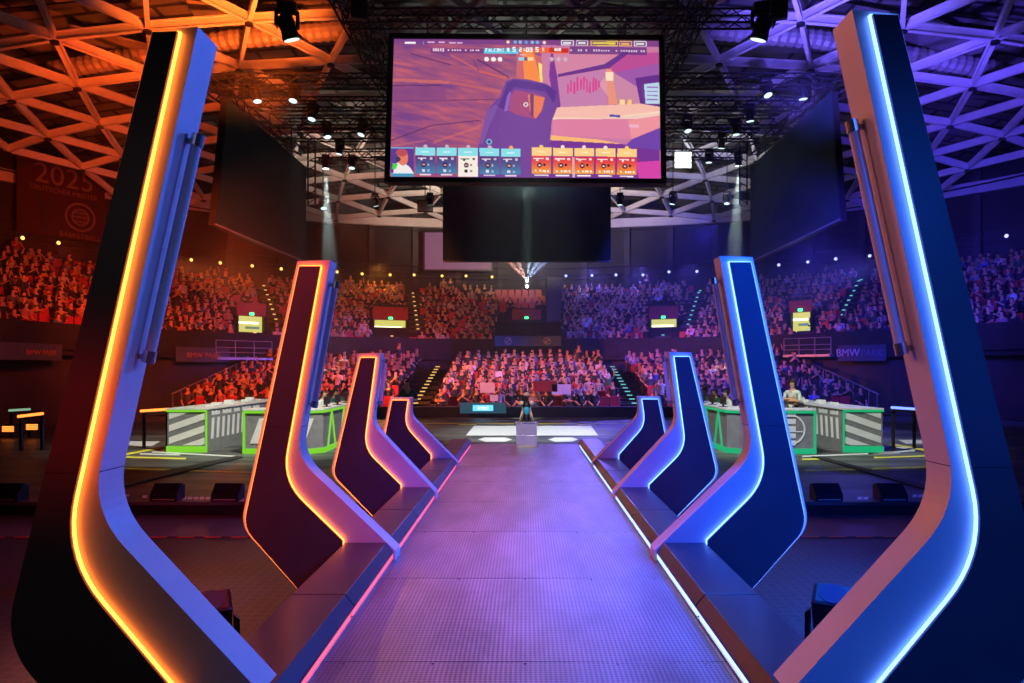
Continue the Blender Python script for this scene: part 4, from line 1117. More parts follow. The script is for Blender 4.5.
g = MB()
for k in range(-3, 4):
    for j in (-1, 0, 1): g.prism([(c0+k*R*.14, cz+j*R*.3-R*.13),(c0+k*R*.14+R*.06, cz+j*R*.3),(c0+k*R*.14, cz+j*R*.3+R*.13),(c0+k*R*.14-R*.06, cz+j*R*.3)],-.04,-.005)
g.build('crest_diamonds','bannertxt',t)
text_obj('BASKETBALL', hb*.09, 'bannertxt', t, (.2*L,-.02,hb*.02))
g = MB(); c0 = -.22*L
g.prism([(c0-.05*L,hb*.06),(c0+.05*L,hb*.06),(c0+.02*L,hb*.16),(c0+.02*L,hb*.26),(c0+.09*L,hb*.5),(c0+.05*L,hb*.5),(c0,hb*.3),(c0-.05*L,hb*.5),(c0-.09*L,hb*.5),(c0-.02*L,hb*.26),(c0-.02*L,hb*.16)],-.02,-.005); g.build('cup_print','bannerdark',t)

# wall spotlights
WL = [(22,238),(58,243),(191,260),(220,263),(252,266),(281,269),(337,272),(362,274),(390,275),(414,275),(442,276),(466,276),(492,277)]
WR = [(566,276),(592,275.5),(616,275),(643,275),(669,272),(697,271.5),(779,265),(808,262),(836,259),(870,256),(1007,236)]
lp = None; num = ['first','second','third','fourth','fifth','sixth','seventh','eighth','ninth','tenth','eleventh','twelfth','thirteenth']
for side, L_, mm in (('yellow', WL, 'bulbY'), ('bluish', WR, 'bulbB')):
    pr = None
    for k, (px, py) in enumerate(L_):
        x, Y = on_arc(px, 30.6); z = CAMZ+(CY-py)*Y/F; ang = math.atan2(x, Y-BC)
        if pr is None:
            t = empty('wall_spotlight', (0,0,0), 0, 'x', 'spotlight', f'small {side} spotlights along the back wall')
            MB().lathe([(.06,-.02),(.10,0),(.12,.12),(.08,.25)],12,(0,0,0),0,Matrix.Rotation(-math.pi/2,3,'X').to_4x4()).build('housing','blackmetal',t)
            MB().sphere((0,-.06,0),.105,12,8,(1,.5,1)).build('lamp',mm,t,smooth=True)
            MB().box(-.015,.015,.1,.13,-.5,.05).build('post','truss',t); pr = t
        else: t = copy_tree(pr)
        t.location = (x, Y, z); t.rotation_euler = (0,0,-ang)
        t['label'] = f'small {side} spotlight glowing on the back wall, {num[k]} from the {"orange" if side=="yellow" else "central"} end of its row'
x, Y = 0.1, 52.5; t = empty('beam_light', P(527,282,52.5), 0, 'central light on the back wall throwing a fan of beams upward', 'spotlight')
MB().box(-.2,.2,0,.3,-.3,.0).build('base','blackmetal',t); MB().sphere((0,-.05,.1),.12,12,8).build('lamp','bulbW',t); MB().sphere((0,-.05,-.35),.12,12,8).build('lamp','bulbW',t)

# light bars at the sides of the stage
def bar(p, q, m_, label):
    a, b = Vector(p), Vector(q); t = empty('light_bar', a, 0, label, 'light bar'); MB().tube((0,0,0), b-a, .035, 6).build('lamp', m_, t)
    MB().tube((0,.04,-.04), (b-a)+Vector((0,.04,-.04)), .05, 4).build('casing','black',t)
    for f in (.08,.92):
        c = (b-a)*f; MB().box(c.x-.03,c.x+.03,c.y+.01,c.y+.07,-.45-a.z,c.z-.06).build('leg','black',t)
bar(P(141,411,17.5), P(169,409.2,16.7), 'orangebar', 'thin orange light bar beside the lime striped counter')
bar(P(892,407.5,16.7), P(917,409.2,17.5), 'bluebar', 'thin blue-white light bar beside the teal striped counter')
bar(P(18,416.5,17), P(43,413.5,17), 'orangebar', 'orange light bar at the dark orange edge of the stage')
bar(P(9,410.5,20), P(30,409.2,20), 'greybar', 'pale green light bar at the dark orange edge of the stage')
for k, (px, py) in enumerate(((8,427.5),(32,425.5))):
    t = empty('floor_light', P(px,py+3.5,20), 0, f'small box lamp glowing orange at the stage edge, {"outermost" if k==0 else "next to the nearest fin"}', 'floor light')
    MB().box(-.2,.2,0,.25,-.05,.2).build('housing','black',t); g = MB()
    for j in range(3): g.box(-.17+j*.002,.17,-.01,0,-.02+j*.06,.02+j*.06)
    g.build('lamp','orangebar',t)
# pit equipment
def pit_light(x, y, rz, label):
    t = empty('floor_uplight', (x,y,-.66), rz, label, 'stage light', 'floor uplights in the pit')
    MB().box(-.2,.2,-.16,.16,.0,.12).build('base','blackmetal',t,bevel=.02)
    g = MB()
    for s in (-1,1): g.prism([(s*.17,.1),(s*.21,.1),(s*.21,.34),(s*.17,.38)],-.05,.05)
    g.build('yoke','blackmetal',t,bevel=.006)
    h = MB().box(-.15,.15,-.12,.12,-.16,.2,mtx=Matrix.Translation((0,0,.36))@Matrix.Rotation(.5,4,'X')); hd = h.build('head','blackmetal',t,bevel=.03)
    MB().lathe([(.1,.201),(.1,.205)],16,(0,0,.36),0,(Matrix.Rotation(.5,4,'X'))).build('lens','glasslens',hd)
pit_light(-2.38,5.15,.5,'black floor uplight in the pit behind the nearest orange-lit fin'); pit_light(2.40,5.3,-.5,'black floor uplight in the pit behind the nearest blue-lit fin')

# ------------------------------------------------------------------ people
def skel_mesh(name, V, E, sub=1, cls=None, mats=('skin','hair','shirt','trousers')):
    """V: {key:(x,y,z,r,kind)}; skin surface grown round the joints"""
    keys = list(V); me = bpy.data.meshes.new(name); me.from_pydata([V[k][:3] for k in keys], [(keys.index(a), keys.index(b)) for a, b in E], [])
    o = bpy.data.objects.new(name, me); COL.objects.link(o)
    md = o.modifiers.new('skin','SKIN'); md.use_smooth_shade = True
    for i, k in enumerate(keys):
        r = V[k][3]; r = r if isinstance(r, tuple) else (r, r)
        me.skin_vertices[0].data[i].radius = r; me.skin_vertices[0].data[i].use_root = (i == 0)
    if sub: sm = o.modifiers.new('sub','SUBSURF'); sm.levels = sub; sm.render_levels = sub
    dg = bpy.context.evaluated_depsgraph_get(); ev = o.evaluated_get(dg); nm = bpy.data.meshes.new_from_object(ev)
    bpy.data.objects.remove(o); bpy.data.meshes.remove(me)
    for m_ in mats: nm.materials.append(M[m_])
    segs = [(Vector(V[a][:3]), Vector(V[b][:3]), V[b][4]) for a, b in E]
    head = Vector(V['head'][:3])
    for p in nm.polygons:
        c = p.center; best = None
        for a, b, kd in segs:
            d = b-a; t_ = max(0, min(1, (c-a).dot(d)/max(1e-9, d.length_squared))); q = (c-(a+d*t_)).length
            if best is None or q < best[0]: best = (q, kd)
        kd = best[1]
        if kd == 'skin' and (c-head).length < .2 and (c.z > head.z+.03 or (c.y > head.y+.01 and c.z > head.z-.07)): kd = 'hair'
        p.material_index = {'skin':0,'hair':1,'shirt':2,'trousers':3}[kd]; p.use_smooth = True
    nm.name = name
    return nm
def person_skel(seat=True, arms='lap', lean=0.0, turn=0.0, h=0.0):
    V = {}; E = []
    def v(k, x, y, z, r, kd): V[k] = (x, y, z, r, kd)
    zb = .47 if seat else .92
    v('pelvis',0,0,zb,(.15,.12),'trousers'); v('waist',0,-lean*.2,zb+.18,(.135,.10),'shirt'); v('chest',0,-lean*.6+.0,zb+.40,(.165,.11),'shirt')
    v('neck',0,-lean-.0,zb+.55,.055,'skin'); v('jaw',turn*.2,-lean-.03,zb+.63,(.062,.07),'skin'); v('head',turn*.3,-lean-.02,zb+.72,(.078,.092),'skin'); v('crown',turn*.3,-lean-.01,zb+.80,(.055,.065),'hair')
    E += [('pelvis','waist'),('waist','chest'),('chest','neck'),('neck','jaw'),('jaw','head'),('head','crown')]
    for s, n in ((-1,'l'),(1,'r')):
        v('sh'+n, s*.19, -lean*.7, zb+.47, .062, 'shirt'); E.append(('chest','sh'+n))
        zs = zb+.47; y0 = -lean*.7
        if arms == 'lap': el = (s*.25,y0-.05,zs-.27); ha = (s*.12,y0-.27,zs-.40)
        elif arms == 'up': el = (s*.30,y0-.04,zs+.16); ha = (s*.22,y0-.06,zs+.42)
        elif arms == 'clap': el = (s*.24,y0-.12,zs-.22); ha = (s*.04,y0-.30,zs-.06)
        elif arms == 'cross': el = (s*.25,y0-.06,zs-.26); ha = (-s*.12,y0-.20,zs-.22+s*.03)
        elif arms == 'one': el = (s*.27,y0-.03,zs+(.14 if s>0 else -.27)); ha = (s*(.24 if s>0 else .12),y0-(.08 if s>0 else .27),zs+(.40 if s>0 else -.4))
        elif arms == 'desk': el = (s*.24,y0-.10,zs-.25); ha = (s*.17,y0-.36,zs-.24)
        elif arms == 'down': el = (s*.24,y0+.02,zs-.29); ha = (s*.24,y0-.06,zs-.54)
        mid = tuple((a+b)/2 for a, b in zip(el, ha)); d = [(b-a) for a, b in zip(el, ha)]; L = math.sqrt(sum(q*q for q in d)); tip = tuple(b+q/L*.09 for b, q in zip(ha, d))
        v('el'+n,*el,.045,'shirt'); v('fa'+n,*mid,.036,'skin'); v('wr'+n,*ha,.028,'skin'); v('ha'+n,*tip,(.038,.018),'skin')
        E += [('sh'+n,'el'+n),('el'+n,'fa'+n),('fa'+n,'wr'+n),('wr'+n,'ha'+n)]
        v('hip'+n,s*.09,-.03,zb-.02,.095,'trousers'); E.append(('pelvis','hip'+n))
        if seat: kn = (s*.13,-.42,zb+.02); an = (s*.13,-.40,.09)
        else: kn = (s*.10,-.02,.5); an = (s*.10,.02,.09)
        v('kn'+n,*kn,.065,'trousers'); v('an'+n,*an,.045,'trousers'); v('to'+n,an[0]+s*.02,an[1]-.15,.04,(.045,.03),'trousers')
        E += [('hip'+n,'kn'+n),('kn'+n,'an'+n),('an'+n,'to'+n)]
    return V, E
POSE = [('lap',0,0,True),('clap',.03,.05,True),('up',0,0,True),('cross',.0,-.06,True),('one',.02,.05,True),('lap',.09,-.1,True),('clap',0,-.08,False),('down',0,.05,False),('up',0,0,False)]
words = ['hands in lap','hands clasped','both arms raised','arms folded','one arm raised','leaning forward','standing and clapping','standing with arms down','standing with arms raised']
hi, lo = [], []
for k, (ar, ln, tu, seat) in enumerate(POSE):
    V, E = person_skel(seat, ar, ln, tu); hi.append(skel_mesh('person', V, E, 1)); lo.append(skel_mesh('crowd_pose', V, E, 0))
SH = [('black',(.015,.015,.018)),('dark navy',(.02,.03,.08)),('white',(.55,.53,.52)),('grey',(.13,.13,.14)),('pale grey',(.30,.29,.30)),('red',(.40,.03,.03)),('pink',(.4,.17,.18)),('dark green',(.03,.10,.05)),('beige',(.33,.24,.17)),('black',(.02,.02,.02)),('dark grey',(.06,.06,.065)),('white',(.62,.60,.58)),('blue',(.08,.14,.40))]
spots = []   # x,y,z,rz,tier,row,seat,block
def blocked(px, py):
    for (a, b, y0, ym_, y1, lb, r, lit) in VOM:
        if a-4 < px < b+4 and y0-9 < py < y1+(3 if lit else 0): return True
        if lit and (a+b)/2-9 < px < (a+b)/2+9 and y1 < py < y1+20: return True
    for (p0, p1) in AISLE:
        if p0[1]-10 < py < p1[1]+2:
            f = (py-p0[1])/(p1[1]-p0[1]); px_ = p0[0]+(p1[0]-p0[0])*f
            if abs(px-px_) < 9: return True
    return False
empt = []
for i in range(LR):
    y = LY0+LDY*i; z = LZ0+LDZ*i; n = 0; j = 0; x = -LX+.3
    while x < LX-.2:
        if abs(abs(x)-4.85) > .85:
            blk = 'centre' if abs(x) < 4.85 else ('orange' if x < 0 else 'blue')
            if (i == 0 and ((.9+.0 < x < 1.6) or 2.9 < x < 4.0)) : empt.append((x, y, z, 0, blk, i, j))
            elif random.random() < (.10 if blk == 'centre' else .16): empt.append((x, y, z, 0, blk, i, j))
            else: spots.append((x+random.uniform(-.05,.05), y+random.uniform(-.05,.05), z, random.uniform(-.2,.2), 'lower', i, j, blk))
            j += 1
        x += .49
for i in range(NR):
    r = R0+DR*i; n = int(r*2*AM/.52)
    for j in range(n):
        a = -AM+2*AM*j/n; x = r*math.sin(a); y = BC+r*math.cos(a); z = ZF0+DZ*i
        if y < 8: continue
        px, py = proj(x, y, z+1.0)
        if not (-12 < px < 1036): continue
        pxs = px
        if 494 < px < 563 and i < 8: continue
        if blocked(px, py): continue
        if 545 < px < 563: continue
        blk = 'orange' if px < 430 else ('centre' if px < 562 else 'blue')
        vac = .22
        if 498 < px < 546: vac = .95
        elif px < 200 or px > 800: vac = .30
        if i > 10 and px < 330: vac = .4
        if random.random() < vac:
            empt.append((x, y, z, -a, blk, i+20, j)); continue
        spots.append((x+random.uniform(-.06,.06), y+random.uniform(-.06,.06), z, -a+random.uniform(-.2,.2), 'upper', i, j, blk))
# which are plainly in view (not behind the fins, desks)
def fin_hidden(px, py):
    for b_ in BL:
        for s in (-1, 1):
            q = px if s < 0 else 2*CX-px
            tx0 = b_['outer'][0][0]; ty = b_['outer'][0][1]; tx1 = b_['inner'][-1][0]+6
            if py > ty:
                f = (py-ty)/(b_['outer'][1][1]-ty); xo = tx0+(b_['outer'][1][0]-tx0)*f
                f2 = (py-ty)/(b_['inner'][0][1]-ty); xi = tx1+(b_['inner'][0][0]+5-tx1)*min(1, f2)
                if xo-1 < q < xi+1: return True
    return False
cand = []
for k, sp in enumerate(spots):
    px, py = proj(sp[0], sp[1], sp[2]+1.05)
    vis = 2 < px < 1022 and not fin_hidden(px, py) and not (sp[4] == 'lower' and abs(sp[0]) > 9 and sp[5] < 3 and False)
    cand.append((0 if vis else 1, sp[1], k))
cand.sort(); chosen = set(c[2] for c in cand[:300] if c[0] == 0)
ordn = ['front row','second row','third row','fourth row','fifth row','sixth row','seventh row','eighth row','ninth row','tenth row','eleventh row','twelfth row','thirteenth row','top row']
def ordinal(n):
    n += 1; suf = 'th' if 10 <= n % 100 <= 20 else {1:'st',2:'nd',3:'rd'}.get(n % 10, 'th'); return f'{n}{suf}'
SIDE = {'centre':'centre','orange':'orange side','blue':'blue side'}
seatpos = {}
for key in set((spots[k][4], spots[k][5], spots[k][7]) for k in chosen):
    ks = sorted([k for k in chosen if (spots[k][4], spots[k][5], spots[k][7]) == key], key=lambda k: proj(*spots[k][:3])[0])
    for n, k in enumerate(ks): seatpos[k] = n
merged = []
for k, sp in enumerate(spots):
    pz = random.choices(range(9), [34,13,1.2,13,1.5,18,1.5,3,.5])[0]
    if sp[4] == 'upper' and pz == 8: pz = 0
    ci = random.choices(range(len(SH)), [30,11,6,7,5,3,5,3,3,20,14,3,3])[0]
    if k in chosen:
        o = bpy.data.objects.new('person', hi[pz]); COL.objects.link(o); o.location = sp[:3]; o.rotation_euler = (0,0,sp[3]); s_ = random.uniform(.92,1.03); o.scale = (s_,s_,s_)
        c = SH[ci][1]; o.color = (*c, 1)
        tag(o, f'person in {SH[ci][0]} top, {words[pz]}, {sp[4]} stand {SIDE[sp[7]]} {ordn[sp[5]]}, {ordinal(seatpos[k])} along'.replace(' with arms',''), 'person', f'audience in the {sp[4]} stand')
    else: merged.append((sp, pz, SH[ci][1]))
# merged rest of the audience
def merge_crowd(lst, name, label):
    VV, FF, MI, CC = [], [], [], []; off_ = 0
    data = []
    for m_ in lo:
        v = np.empty(len(m_.vertices)*3); m_.vertices.foreach_get('co', v); v = v.reshape(-1,3)
        data.append((v, [tuple(p.vertices) for p in m_.polygons], [p.material_index for p in m_.polygons]))
    for sp, pz, c in lst:
        v, f, mi = data[pz]; ca, sa = math.cos(sp[3]), math.sin(sp[3]); s_ = random.uniform(.90,1.01)
        w_ = np.stack([(v[:,0]*ca-v[:,1]*sa)*s_+sp[0], (v[:,0]*sa+v[:,1]*ca)*s_+sp[1], v[:,2]*s_+sp[2]], -1)
        VV.append(w_); FF += [tuple(i+off_ for i in q) for q in f]; off_ += len(v)
        sk = random.uniform(.75,1.15)
        pal = [(.56*sk,.30*sk,.17*sk),(.02,.014,.01) if random.random() < .8 else (.2,.12,.06),c,(.02,.022,.03)]
        for q, m2 in zip(f, mi): CC += [(*pal[m2], 1)]*len(q)
    me = bpy.data.meshes.new(name); me.from_pydata(np.concatenate(VV).tolist(), [], FF); me.materials.append(M['crowd'])
    ca_ = me.color_attributes.new('Col','FLOAT_COLOR','CORNER'); ca_.data.foreach_set('color', np.array(CC, dtype=np.float32).ravel())
    me.polygons.foreach_set('use_smooth', [True]*len(me.polygons))
    o = bpy.data.objects.new(name, me); COL.objects.link(o); tag(o, label, 'crowd', None, 'stuff')
merge_crowd([q for q in merged], 'crowd', 'dense seated audience filling the farther rows of both stands')
for m_ in lo: bpy.data.meshes.remove(m_)
# empty red seats
def seat_proto():
    t = MB().box(-.22,.22,-.2,.22,.38,.44); t.box(-.22,.22,.18,.24,.44,.85); t.box(-.03,.03,.0,.1,0,.38)
    return t.build('stadium_seat','redseat',bevel=.02)
sp0 = seat_proto(); evm = sp0.data; used = 0
vis_e = sorted([e for e in empt if not fin_hidden(*proj(e[0], e[1], e[2]+.6)) and 0 < proj(*e[:3])[0] < 1024], key=lambda e: e[1]); rest = [e for e in empt if e not in vis_e[:280]]
cnt = {}
for e in sorted(vis_e[:280], key=lambda e: (e[5], proj(*e[:3])[0])):
    o = sp0 if used == 0 else sp0.copy()
    if used: COL.objects.link(o)
    used += 1; o.location = e[:3]; o.rotation_euler = (0,0,e[3]); key = (e[5], e[4]); cnt[key] = cnt.get(key, -1)+1
    tier, row = ('upper', e[5]-20) if e[5] >= 20 else ('lower', e[5])
    tag(o, f'empty red seat, {tier} stand {SIDE[e[4]]} {ordn[row]}, {ordinal(cnt[key])} empty one along', 'seat', f'empty red seats in the {tier} stand')
if rest:
    g = MB()
    for e in rest:
        R = Matrix.Translation(e[:3])@Matrix.Rotation(e[3],4,'Z')
        g.box(-.22,.22,-.2,.22,.38,.44,mtx=R); g.box(-.22,.22,.18,.24,.44,.85,mtx=R)
    tag(g.build('stadium_seats','redseat'),'remaining empty red seats scattered through the audience','seats',None,'stuff')
# sign cards held in the front rows
for k, (px, py, w_, h_, c) in enumerate(((488,387.5,.62,.42,'white'),(494.5,397.5,.34,.26,'white'),(561,389,.8,.42,'white'),(545,386,1.0,.45,'redpanel'),(499,374,.3,.25,'white'))):
    Y = 29.0 if k != 4 else 31.4
    p = P(px, py, Y); tag(MB().box(-w_/2,w_/2,-.01,.01,-h_/2,h_/2).build('sign_card',c,loc=(p.x, Y-.42, p.z)), ['large white card held up left of the trophy','small white card just below the large one left of the trophy','wide white banner cloth held right of the trophy','red cloth held up right beside the trophy','tiny white card a few rows above the large one'][k], 'card', 'cards held by the audience')

# players, referee
def figure(x, y, z, rz, V, E, mats, label, name='person', headset=True, sub=2, sc=1.0):
    me = skel_mesh(name, V, E, sub, mats=mats); t = bpy.data.objects.new(name, me); COL.objects.link(t); t.location = (x,y,z); t.rotation_euler = (0,0,rz); t.scale = (sc,)*3
    tag(t, label, 'person')
    hx, hy, hz = V['head'][:3]
    if headset:
        g = MB()
        for k in range(10):
            a, b = math.pi*k/10, math.pi*(k+1)/10
            g.tube((hx+.105*math.cos(a), hy, hz+.0+.125*math.sin(a)), (hx+.105*math.cos(b), hy, hz+.125*math.sin(b)), .013, 6)
        for s in (-1, 1): g.tube((hx+s*.09,hy,hz),(hx+s*.125,hy,hz),.042,12)
        g.tube((hx+.11,hy-.02,hz-.03),(hx+.04,hy-.13,hz-.08),.006,5)
        g.build('headset','blackmetal',t)
    g = MB()
    for s in (-1, 1): g.sphere((hx+s*.032,hy-.086,hz+.012),.012,8,6)
    g.build('eyes','hair',t)
    g = MB(); g.sphere((hx,hy-.098,hz-.018),.016,8,6,(.8,1,1.5)); g.build('nose','skin',t)
    g = MB()
    for s, n in ((-1,'l'),(1,'r')):
        w_ = Vector(V['wr'+n][:3]); h_ = Vector(V['ha'+n][:3]); d = (h_-w_).normalized(); q = d.orthogonal().normalized() if abs(d.z) > .9 else Vector((-d.y, d.x, 0)).normalized(); dn = d.cross(q)
        for k in range(4): 
            b0 = h_+q*(k-1.5)*.019; ln = (.055,.068,.064,.05)[k]
            g.tube(b0, b0+d*ln*.55, .009, 6, .008); g.tube(b0+d*ln*.55, b0+d*ln-dn*.012*(1 if dn.z > 0 else -1), .008, 6, .006)
        g.tube(w_+d*.03+q*.02, w_+d*.07+q*.055, .011, 6, .009)
    g.build('fingers','skin',t,smooth=True)
    return t
gm = ('skin','hair','jersey','trousers')
V, E = person_skel(False,'cross',0,.0)
figure(7.45,19.0,-.45,-.9,V,E,gm,'person in white jersey and headset standing, arms folded, behind the teal emblem desk')
V, E = person_skel(False,'desk',.12,-.1)
figure(-3.38,19.6,-.45,.3,V,E,('skin','hair','jerseyg','trousers'),'person in dark green jacket leaning forward behind the farthest orange-lit fin', headset=True)
for s in (-1, 1):
    tag(MB().box(-.75,.75,-2.3,2.3,0,.15).build('riser','black',loc=(s*6.1,20.05,-.449)), f'low black riser under the players behind the {"lime" if s<0 else "teal"}-edged desk', 'riser')
for k, y in enumerate((18.4,19.5,20.6,21.7)):
    for s in (-1, 1):
        V, E = person_skel(True,'desk',.02+.02*k,.0)
        rz = s*(-math.pi/2)+.25*s; x = s*5.80; cn = 'lime' if s < 0 else 'teal'
        figure(x,y,-.295,rz,V,E,gm if k != 2 else ('skin','hair','jerseyg','trousers'),f'{ords[k]} player from the near end of the {cn}-edged desk, {"white" if k!=2 else "dark green"} jersey, headset, seated')
        c = empty('gaming_chair', (x+s*.02,y,-.297), rz, f'black gaming chair of the {ords[k]} player at the {cn}-edged desk', 'chair', 'gaming chairs behind the player desks')
        MB().box(-.25,.25,-.25,.22,.30,.365).build('seat','black',c,bevel=.03); MB().box(-.24,.24,.20,.28,.35,1.05).build('backrest','black',c,bevel=.04); MB().tube((0,0,.06),(0,0,.3),.04,10).build('post','steel',c)
        g = MB()
        for q in range(5): a = 2*math.pi*q/5; g.tube((0,0,.08),(.28*math.cos(a),.28*math.sin(a),.04),.03,6,.02)
        g.build('star_base','blackmetal',c)

# ------------------------------------------------------------------ lights
def spot(loc, tgt, e, color, size=60, blend=.5, rad=.3):
    l = bpy.data.lights.new('spot','SPOT'); l.energy = e; l.color = color; l.spot_size = math.radians(size); l.spot_blend = blend; l.shadow_soft_size = rad
    o = bpy.data.objects.new('spot', l); COL.objects.link(o); o.location = loc; o.rotation_euler = (Vector(tgt)-Vector(loc)).to_track_quat('-Z','Y').to_euler(); return o
BLUE = (.10,.20,1.0); ORANGE = (1.0,.25,.04); RED = (1.0,.05,.02); SALM = (1.0,.42,.36); PURP = (.55,.35,1.0)
LG = 1.0
# key washes across the fins
spot((9,13.5,7.5), (-1.5,5.5,1.0), 6500, (.05,.15,1.0), 50, .5, .4)
spot((-9,13.5,7.5), (1.5,5.5,1.0), 2400, (1.0,.24,.17), 50, .5, .4)
spot((9,4.0,6.0), (-1.6,3.2,1.6), 1700, (.06,.17,1.0), 25, .6, .4)
spot((-9,4.0,6.0), (1.6,3.2,1.6), 900, (1.0,.30,.22), 25, .6, .4)
# walkway backlight
spot((-1.8,31,10.5), (-.6,6,0), 900, (1.0,.25,.45), 34, .8, .4)
spot((2.0,31,10.5), (.6,6,0), 1900, (.3,.25,1.0), 34, .8, .4)
# fronts of the dark panels
spot((3.6,-2.2,3.6), (2.1,3.0,.7), 1100, (.01,.11,1.0), 50, .8, .6)
spot((3.5,3.4,4.6), (2.9,6.6,1.0), 2900, (.001,.06,1.0), 84, .8, .6)
spot((3.6,5.5,5.5), (1.3,5.5,.1), 4200, (.01,.12,1.0), 50, .9, .6)
spot((-3.6,-2.2,3.6), (-2.1,3.0,.7), 42, (1.0,.7,.62), 50, .8, .6)
spot((-3.5,3.4,4.6), (-2.9,6.6,1.0), 850, (1.0,.07,.10), 84, .8, .6)
spot((-3.6,5.5,5.5), (-1.3,5.5,.1), 600, (1.0,.05,.12), 50, .9, .6)
spot((-1.2,.4,2.4), P(62,415,3.0), 230, (1.0,.01,.01), 17, 1, .2)  # this spot and the next imitate glow reflected in the nearest panels
spot((1.2,.4,2.4), P(985,400,3.0), 110, (.01,.10,1.0), 17, 1, .2)
# roof washes
spot((-7.5,20.5,9.0), (-11,25.5,15), 17000, (1.0,.13,.014), 62, 1, .3)
spot((-14,23,9.5), (-18,30,14), 4200, (1.0,.09,.01), 75, 1, .3)
spot((8,20.5,9.0), (12,26,15), 12000, (.13,.09,1.0), 70, 1, .3)
spot((14.5,23,9.5), (19,30,14), 4500, (.10,.06,1.0), 75, 1, .3)
spot((0,38,8.5), (0,44.5,14), 7500, (1.0,.82,.66), 105, .5, .5)
spot((-9,36,9.3), (-11,39.5,14), 1700, (1.0,.75,.6), 90, .9, .5)
spot((9,36,9.3), (11,39.5,14), 1700, (.8,.8,1.0), 90, .9, .5)
spot((0,28,8.6), (0,31,14), 1300, (.8,1.0,.9), 110, .8, .5)
# audience
spot((-8,19,4.8), (-17,40,4), 9500, (1.0,.09,.02), 75, .6, .4)
spot((-12,18,4.8), (-23,30,4), 2300, (1.0,.06,.02), 70, .6, .4)
spot((8,19,4.8), (17,40,4), 12000, (.06,.05,1.0), 75, .6, .4)
spot((12,18,4.8), (23,30,4), 5500, (.05,.04,1.0), 70, .6, .4)
spot((-13.5,25,5.6), (-1,32,1.2), 27000, (1.0,.19,.05), 40, .7, .3)
spot((13.5,25,5.6), (1,32,1.2), 22000, (.14,.14,1.0), 40, .7, .3)
spot((-6,22,6.2), (-5,48,6), 4200, (1.0,.17,.07), 34, .7, .3)
spot((6,22,6.2), (8,48,6), 17000, (.05,.05,1.0), 40, .7, .3)
# rail spots washing the top rows
for px_, c_, e_ in ((230,(1,.22,.03),900),(378,(1,.36,.06),2200),(452,(1,.26,.05),1500),(592,(.16,.12,1),3500),(640,(.16,.12,1),3000),(690,(.14,.1,1),2200),(850,(.08,.06,1),1500)):
    x_, y_ = on_arc(px_, 30.2); spot((x_,y_,9.3), (x_*.93,(y_-23)*.93+23-1.2,6.2), e_, c_, 95, .9, .1)
# desks
spot((-1.5,11,10.0), (-7.2,17.5,0), 9500, (1.0,1.0,.86), 34, .7, .3)
spot((1.5,11,10.0), (7.2,17.5,0), 7500, (.95,1.0,.92), 34, .7, .3)
spot((0,15,11), (0,21.5,-.4), 11000, (.92,1.0,.97), 30, .7, .2)
spot((0,4,6.5), (.03,14.1,.55), 3600, (1.0,.93,.95), 7, .5, .1)
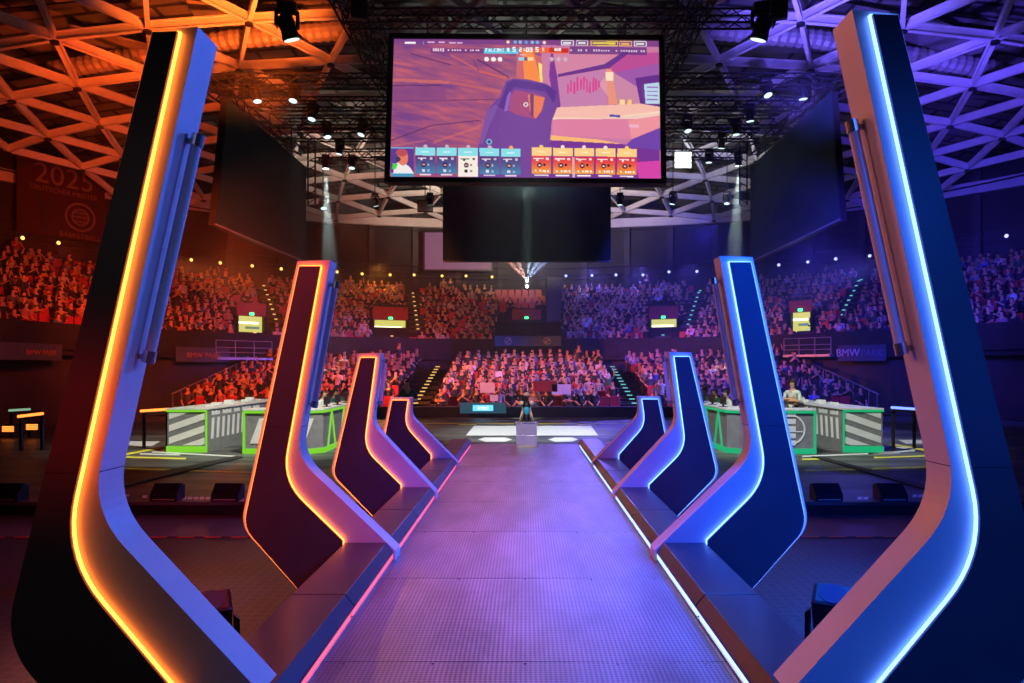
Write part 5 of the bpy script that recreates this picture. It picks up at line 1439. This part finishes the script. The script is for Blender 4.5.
# beams in the haze
for (px_, py_, Y_, e_) in ((325.5,163,34,18000),(738.5,159,34,18000),(294,93,25.6,3000),(766,88,25.6,3000),(340,147,31.6,2500),(722,141,31.6,2500)):
    p_ = P(px_, py_, Y_); spot((p_.x,p_.y,p_.z-.4), (p_.x+(.6 if px_<525 else -.6),p_.y-.3,0), e_, (.75,1,.95), 13, .7, .04)
for dx, c_ in ((-3.6,(1,.42,.35)),(-1.9,(1,.55,.5)),(.5,(.5,.7,1)),(2.2,(.45,.65,1)),(3.8,(.35,.5,1))):
    spot((.15,51.9,8.25), (.15+dx,50.6,12), 11000, c_, 15, .7, .04)
def add_beam_haze(c, rr, dens, label):  # extra scatter volume added along a beam to make it visible
    vm = bpy.data.materials.new('smoke'); vm.use_nodes = True; nt = vm.node_tree; nt.nodes.clear()
    o_ = nt.nodes.new('ShaderNodeOutputMaterial'); v_ = nt.nodes.new('ShaderNodeVolumeScatter'); v_.inputs['Anisotropy'].default_value = 0
    tc = nt.nodes.new('ShaderNodeTexCoord'); g_ = nt.nodes.new('ShaderNodeTexGradient'); g_.gradient_type = 'QUADRATIC_SPHERE'
    m_ = nt.nodes.new('ShaderNodeMath'); m_.operation = 'MULTIPLY'; m_.inputs[1].default_value = dens
    nt.links.new(tc.outputs['Object'], g_.inputs[0]); nt.links.new(g_.outputs['Fac'], m_.inputs[0]); nt.links.new(m_.outputs[0], v_.inputs['Density']); nt.links.new(v_.outputs[0], o_.inputs['Volume'])
    g = MB().sphere((0,0,0), 1.0, 20, 12); o = g.build('beam_haze', vm, loc=c); o.scale = rr
    tag(o, label, 'smoke', None, 'stuff')
add_beam_haze((.15,51.4,9.6), (5.0,1.6,3.0), .3, 'added haze patch showing the fan of beams from the central wall light')
spot((.1,28,11.2), (.08,28.0,-.4), 9000, (.6,1,.85), 8, .7, .04)
add_beam_haze((.09,28,6.6), (1.0,1.0,5.6), .035, 'added thin haze showing the central beam before the dark lower screen')
p_ = P(328,205,34); add_beam_haze(p_, (1.6,1.6,5.5), .13, 'added haze showing the light beam beside the orange-side dark screen')
p_ = P(736,205,34); add_beam_haze(p_, (1.6,1.6,5.5), .13, 'added haze showing the light beam beside the blue-side dark screen')
HAZE = .0032
if HAZE:
    vm = bpy.data.materials.new('stage haze'); vm.use_nodes = True; nt = vm.node_tree; nt.nodes.clear()
    o_ = nt.nodes.new('ShaderNodeOutputMaterial'); v_ = nt.nodes.new('ShaderNodeVolumeScatter'); v_.inputs['Density'].default_value = HAZE; v_.inputs['Anisotropy'].default_value = .25
    nt.links.new(v_.outputs[0], o_.inputs['Volume'])
    M['haze'] = vm
    h_ = MB().box(-26,26,16,57,-.3,14.5).build('stage_haze','haze'); tag(h_, 'thin smoke haze hanging in the light beams over the arena', 'haze', None, 'stuff')
    S.cycles.volume_step_rate = 4; S.cycles.volume_bounces = 0
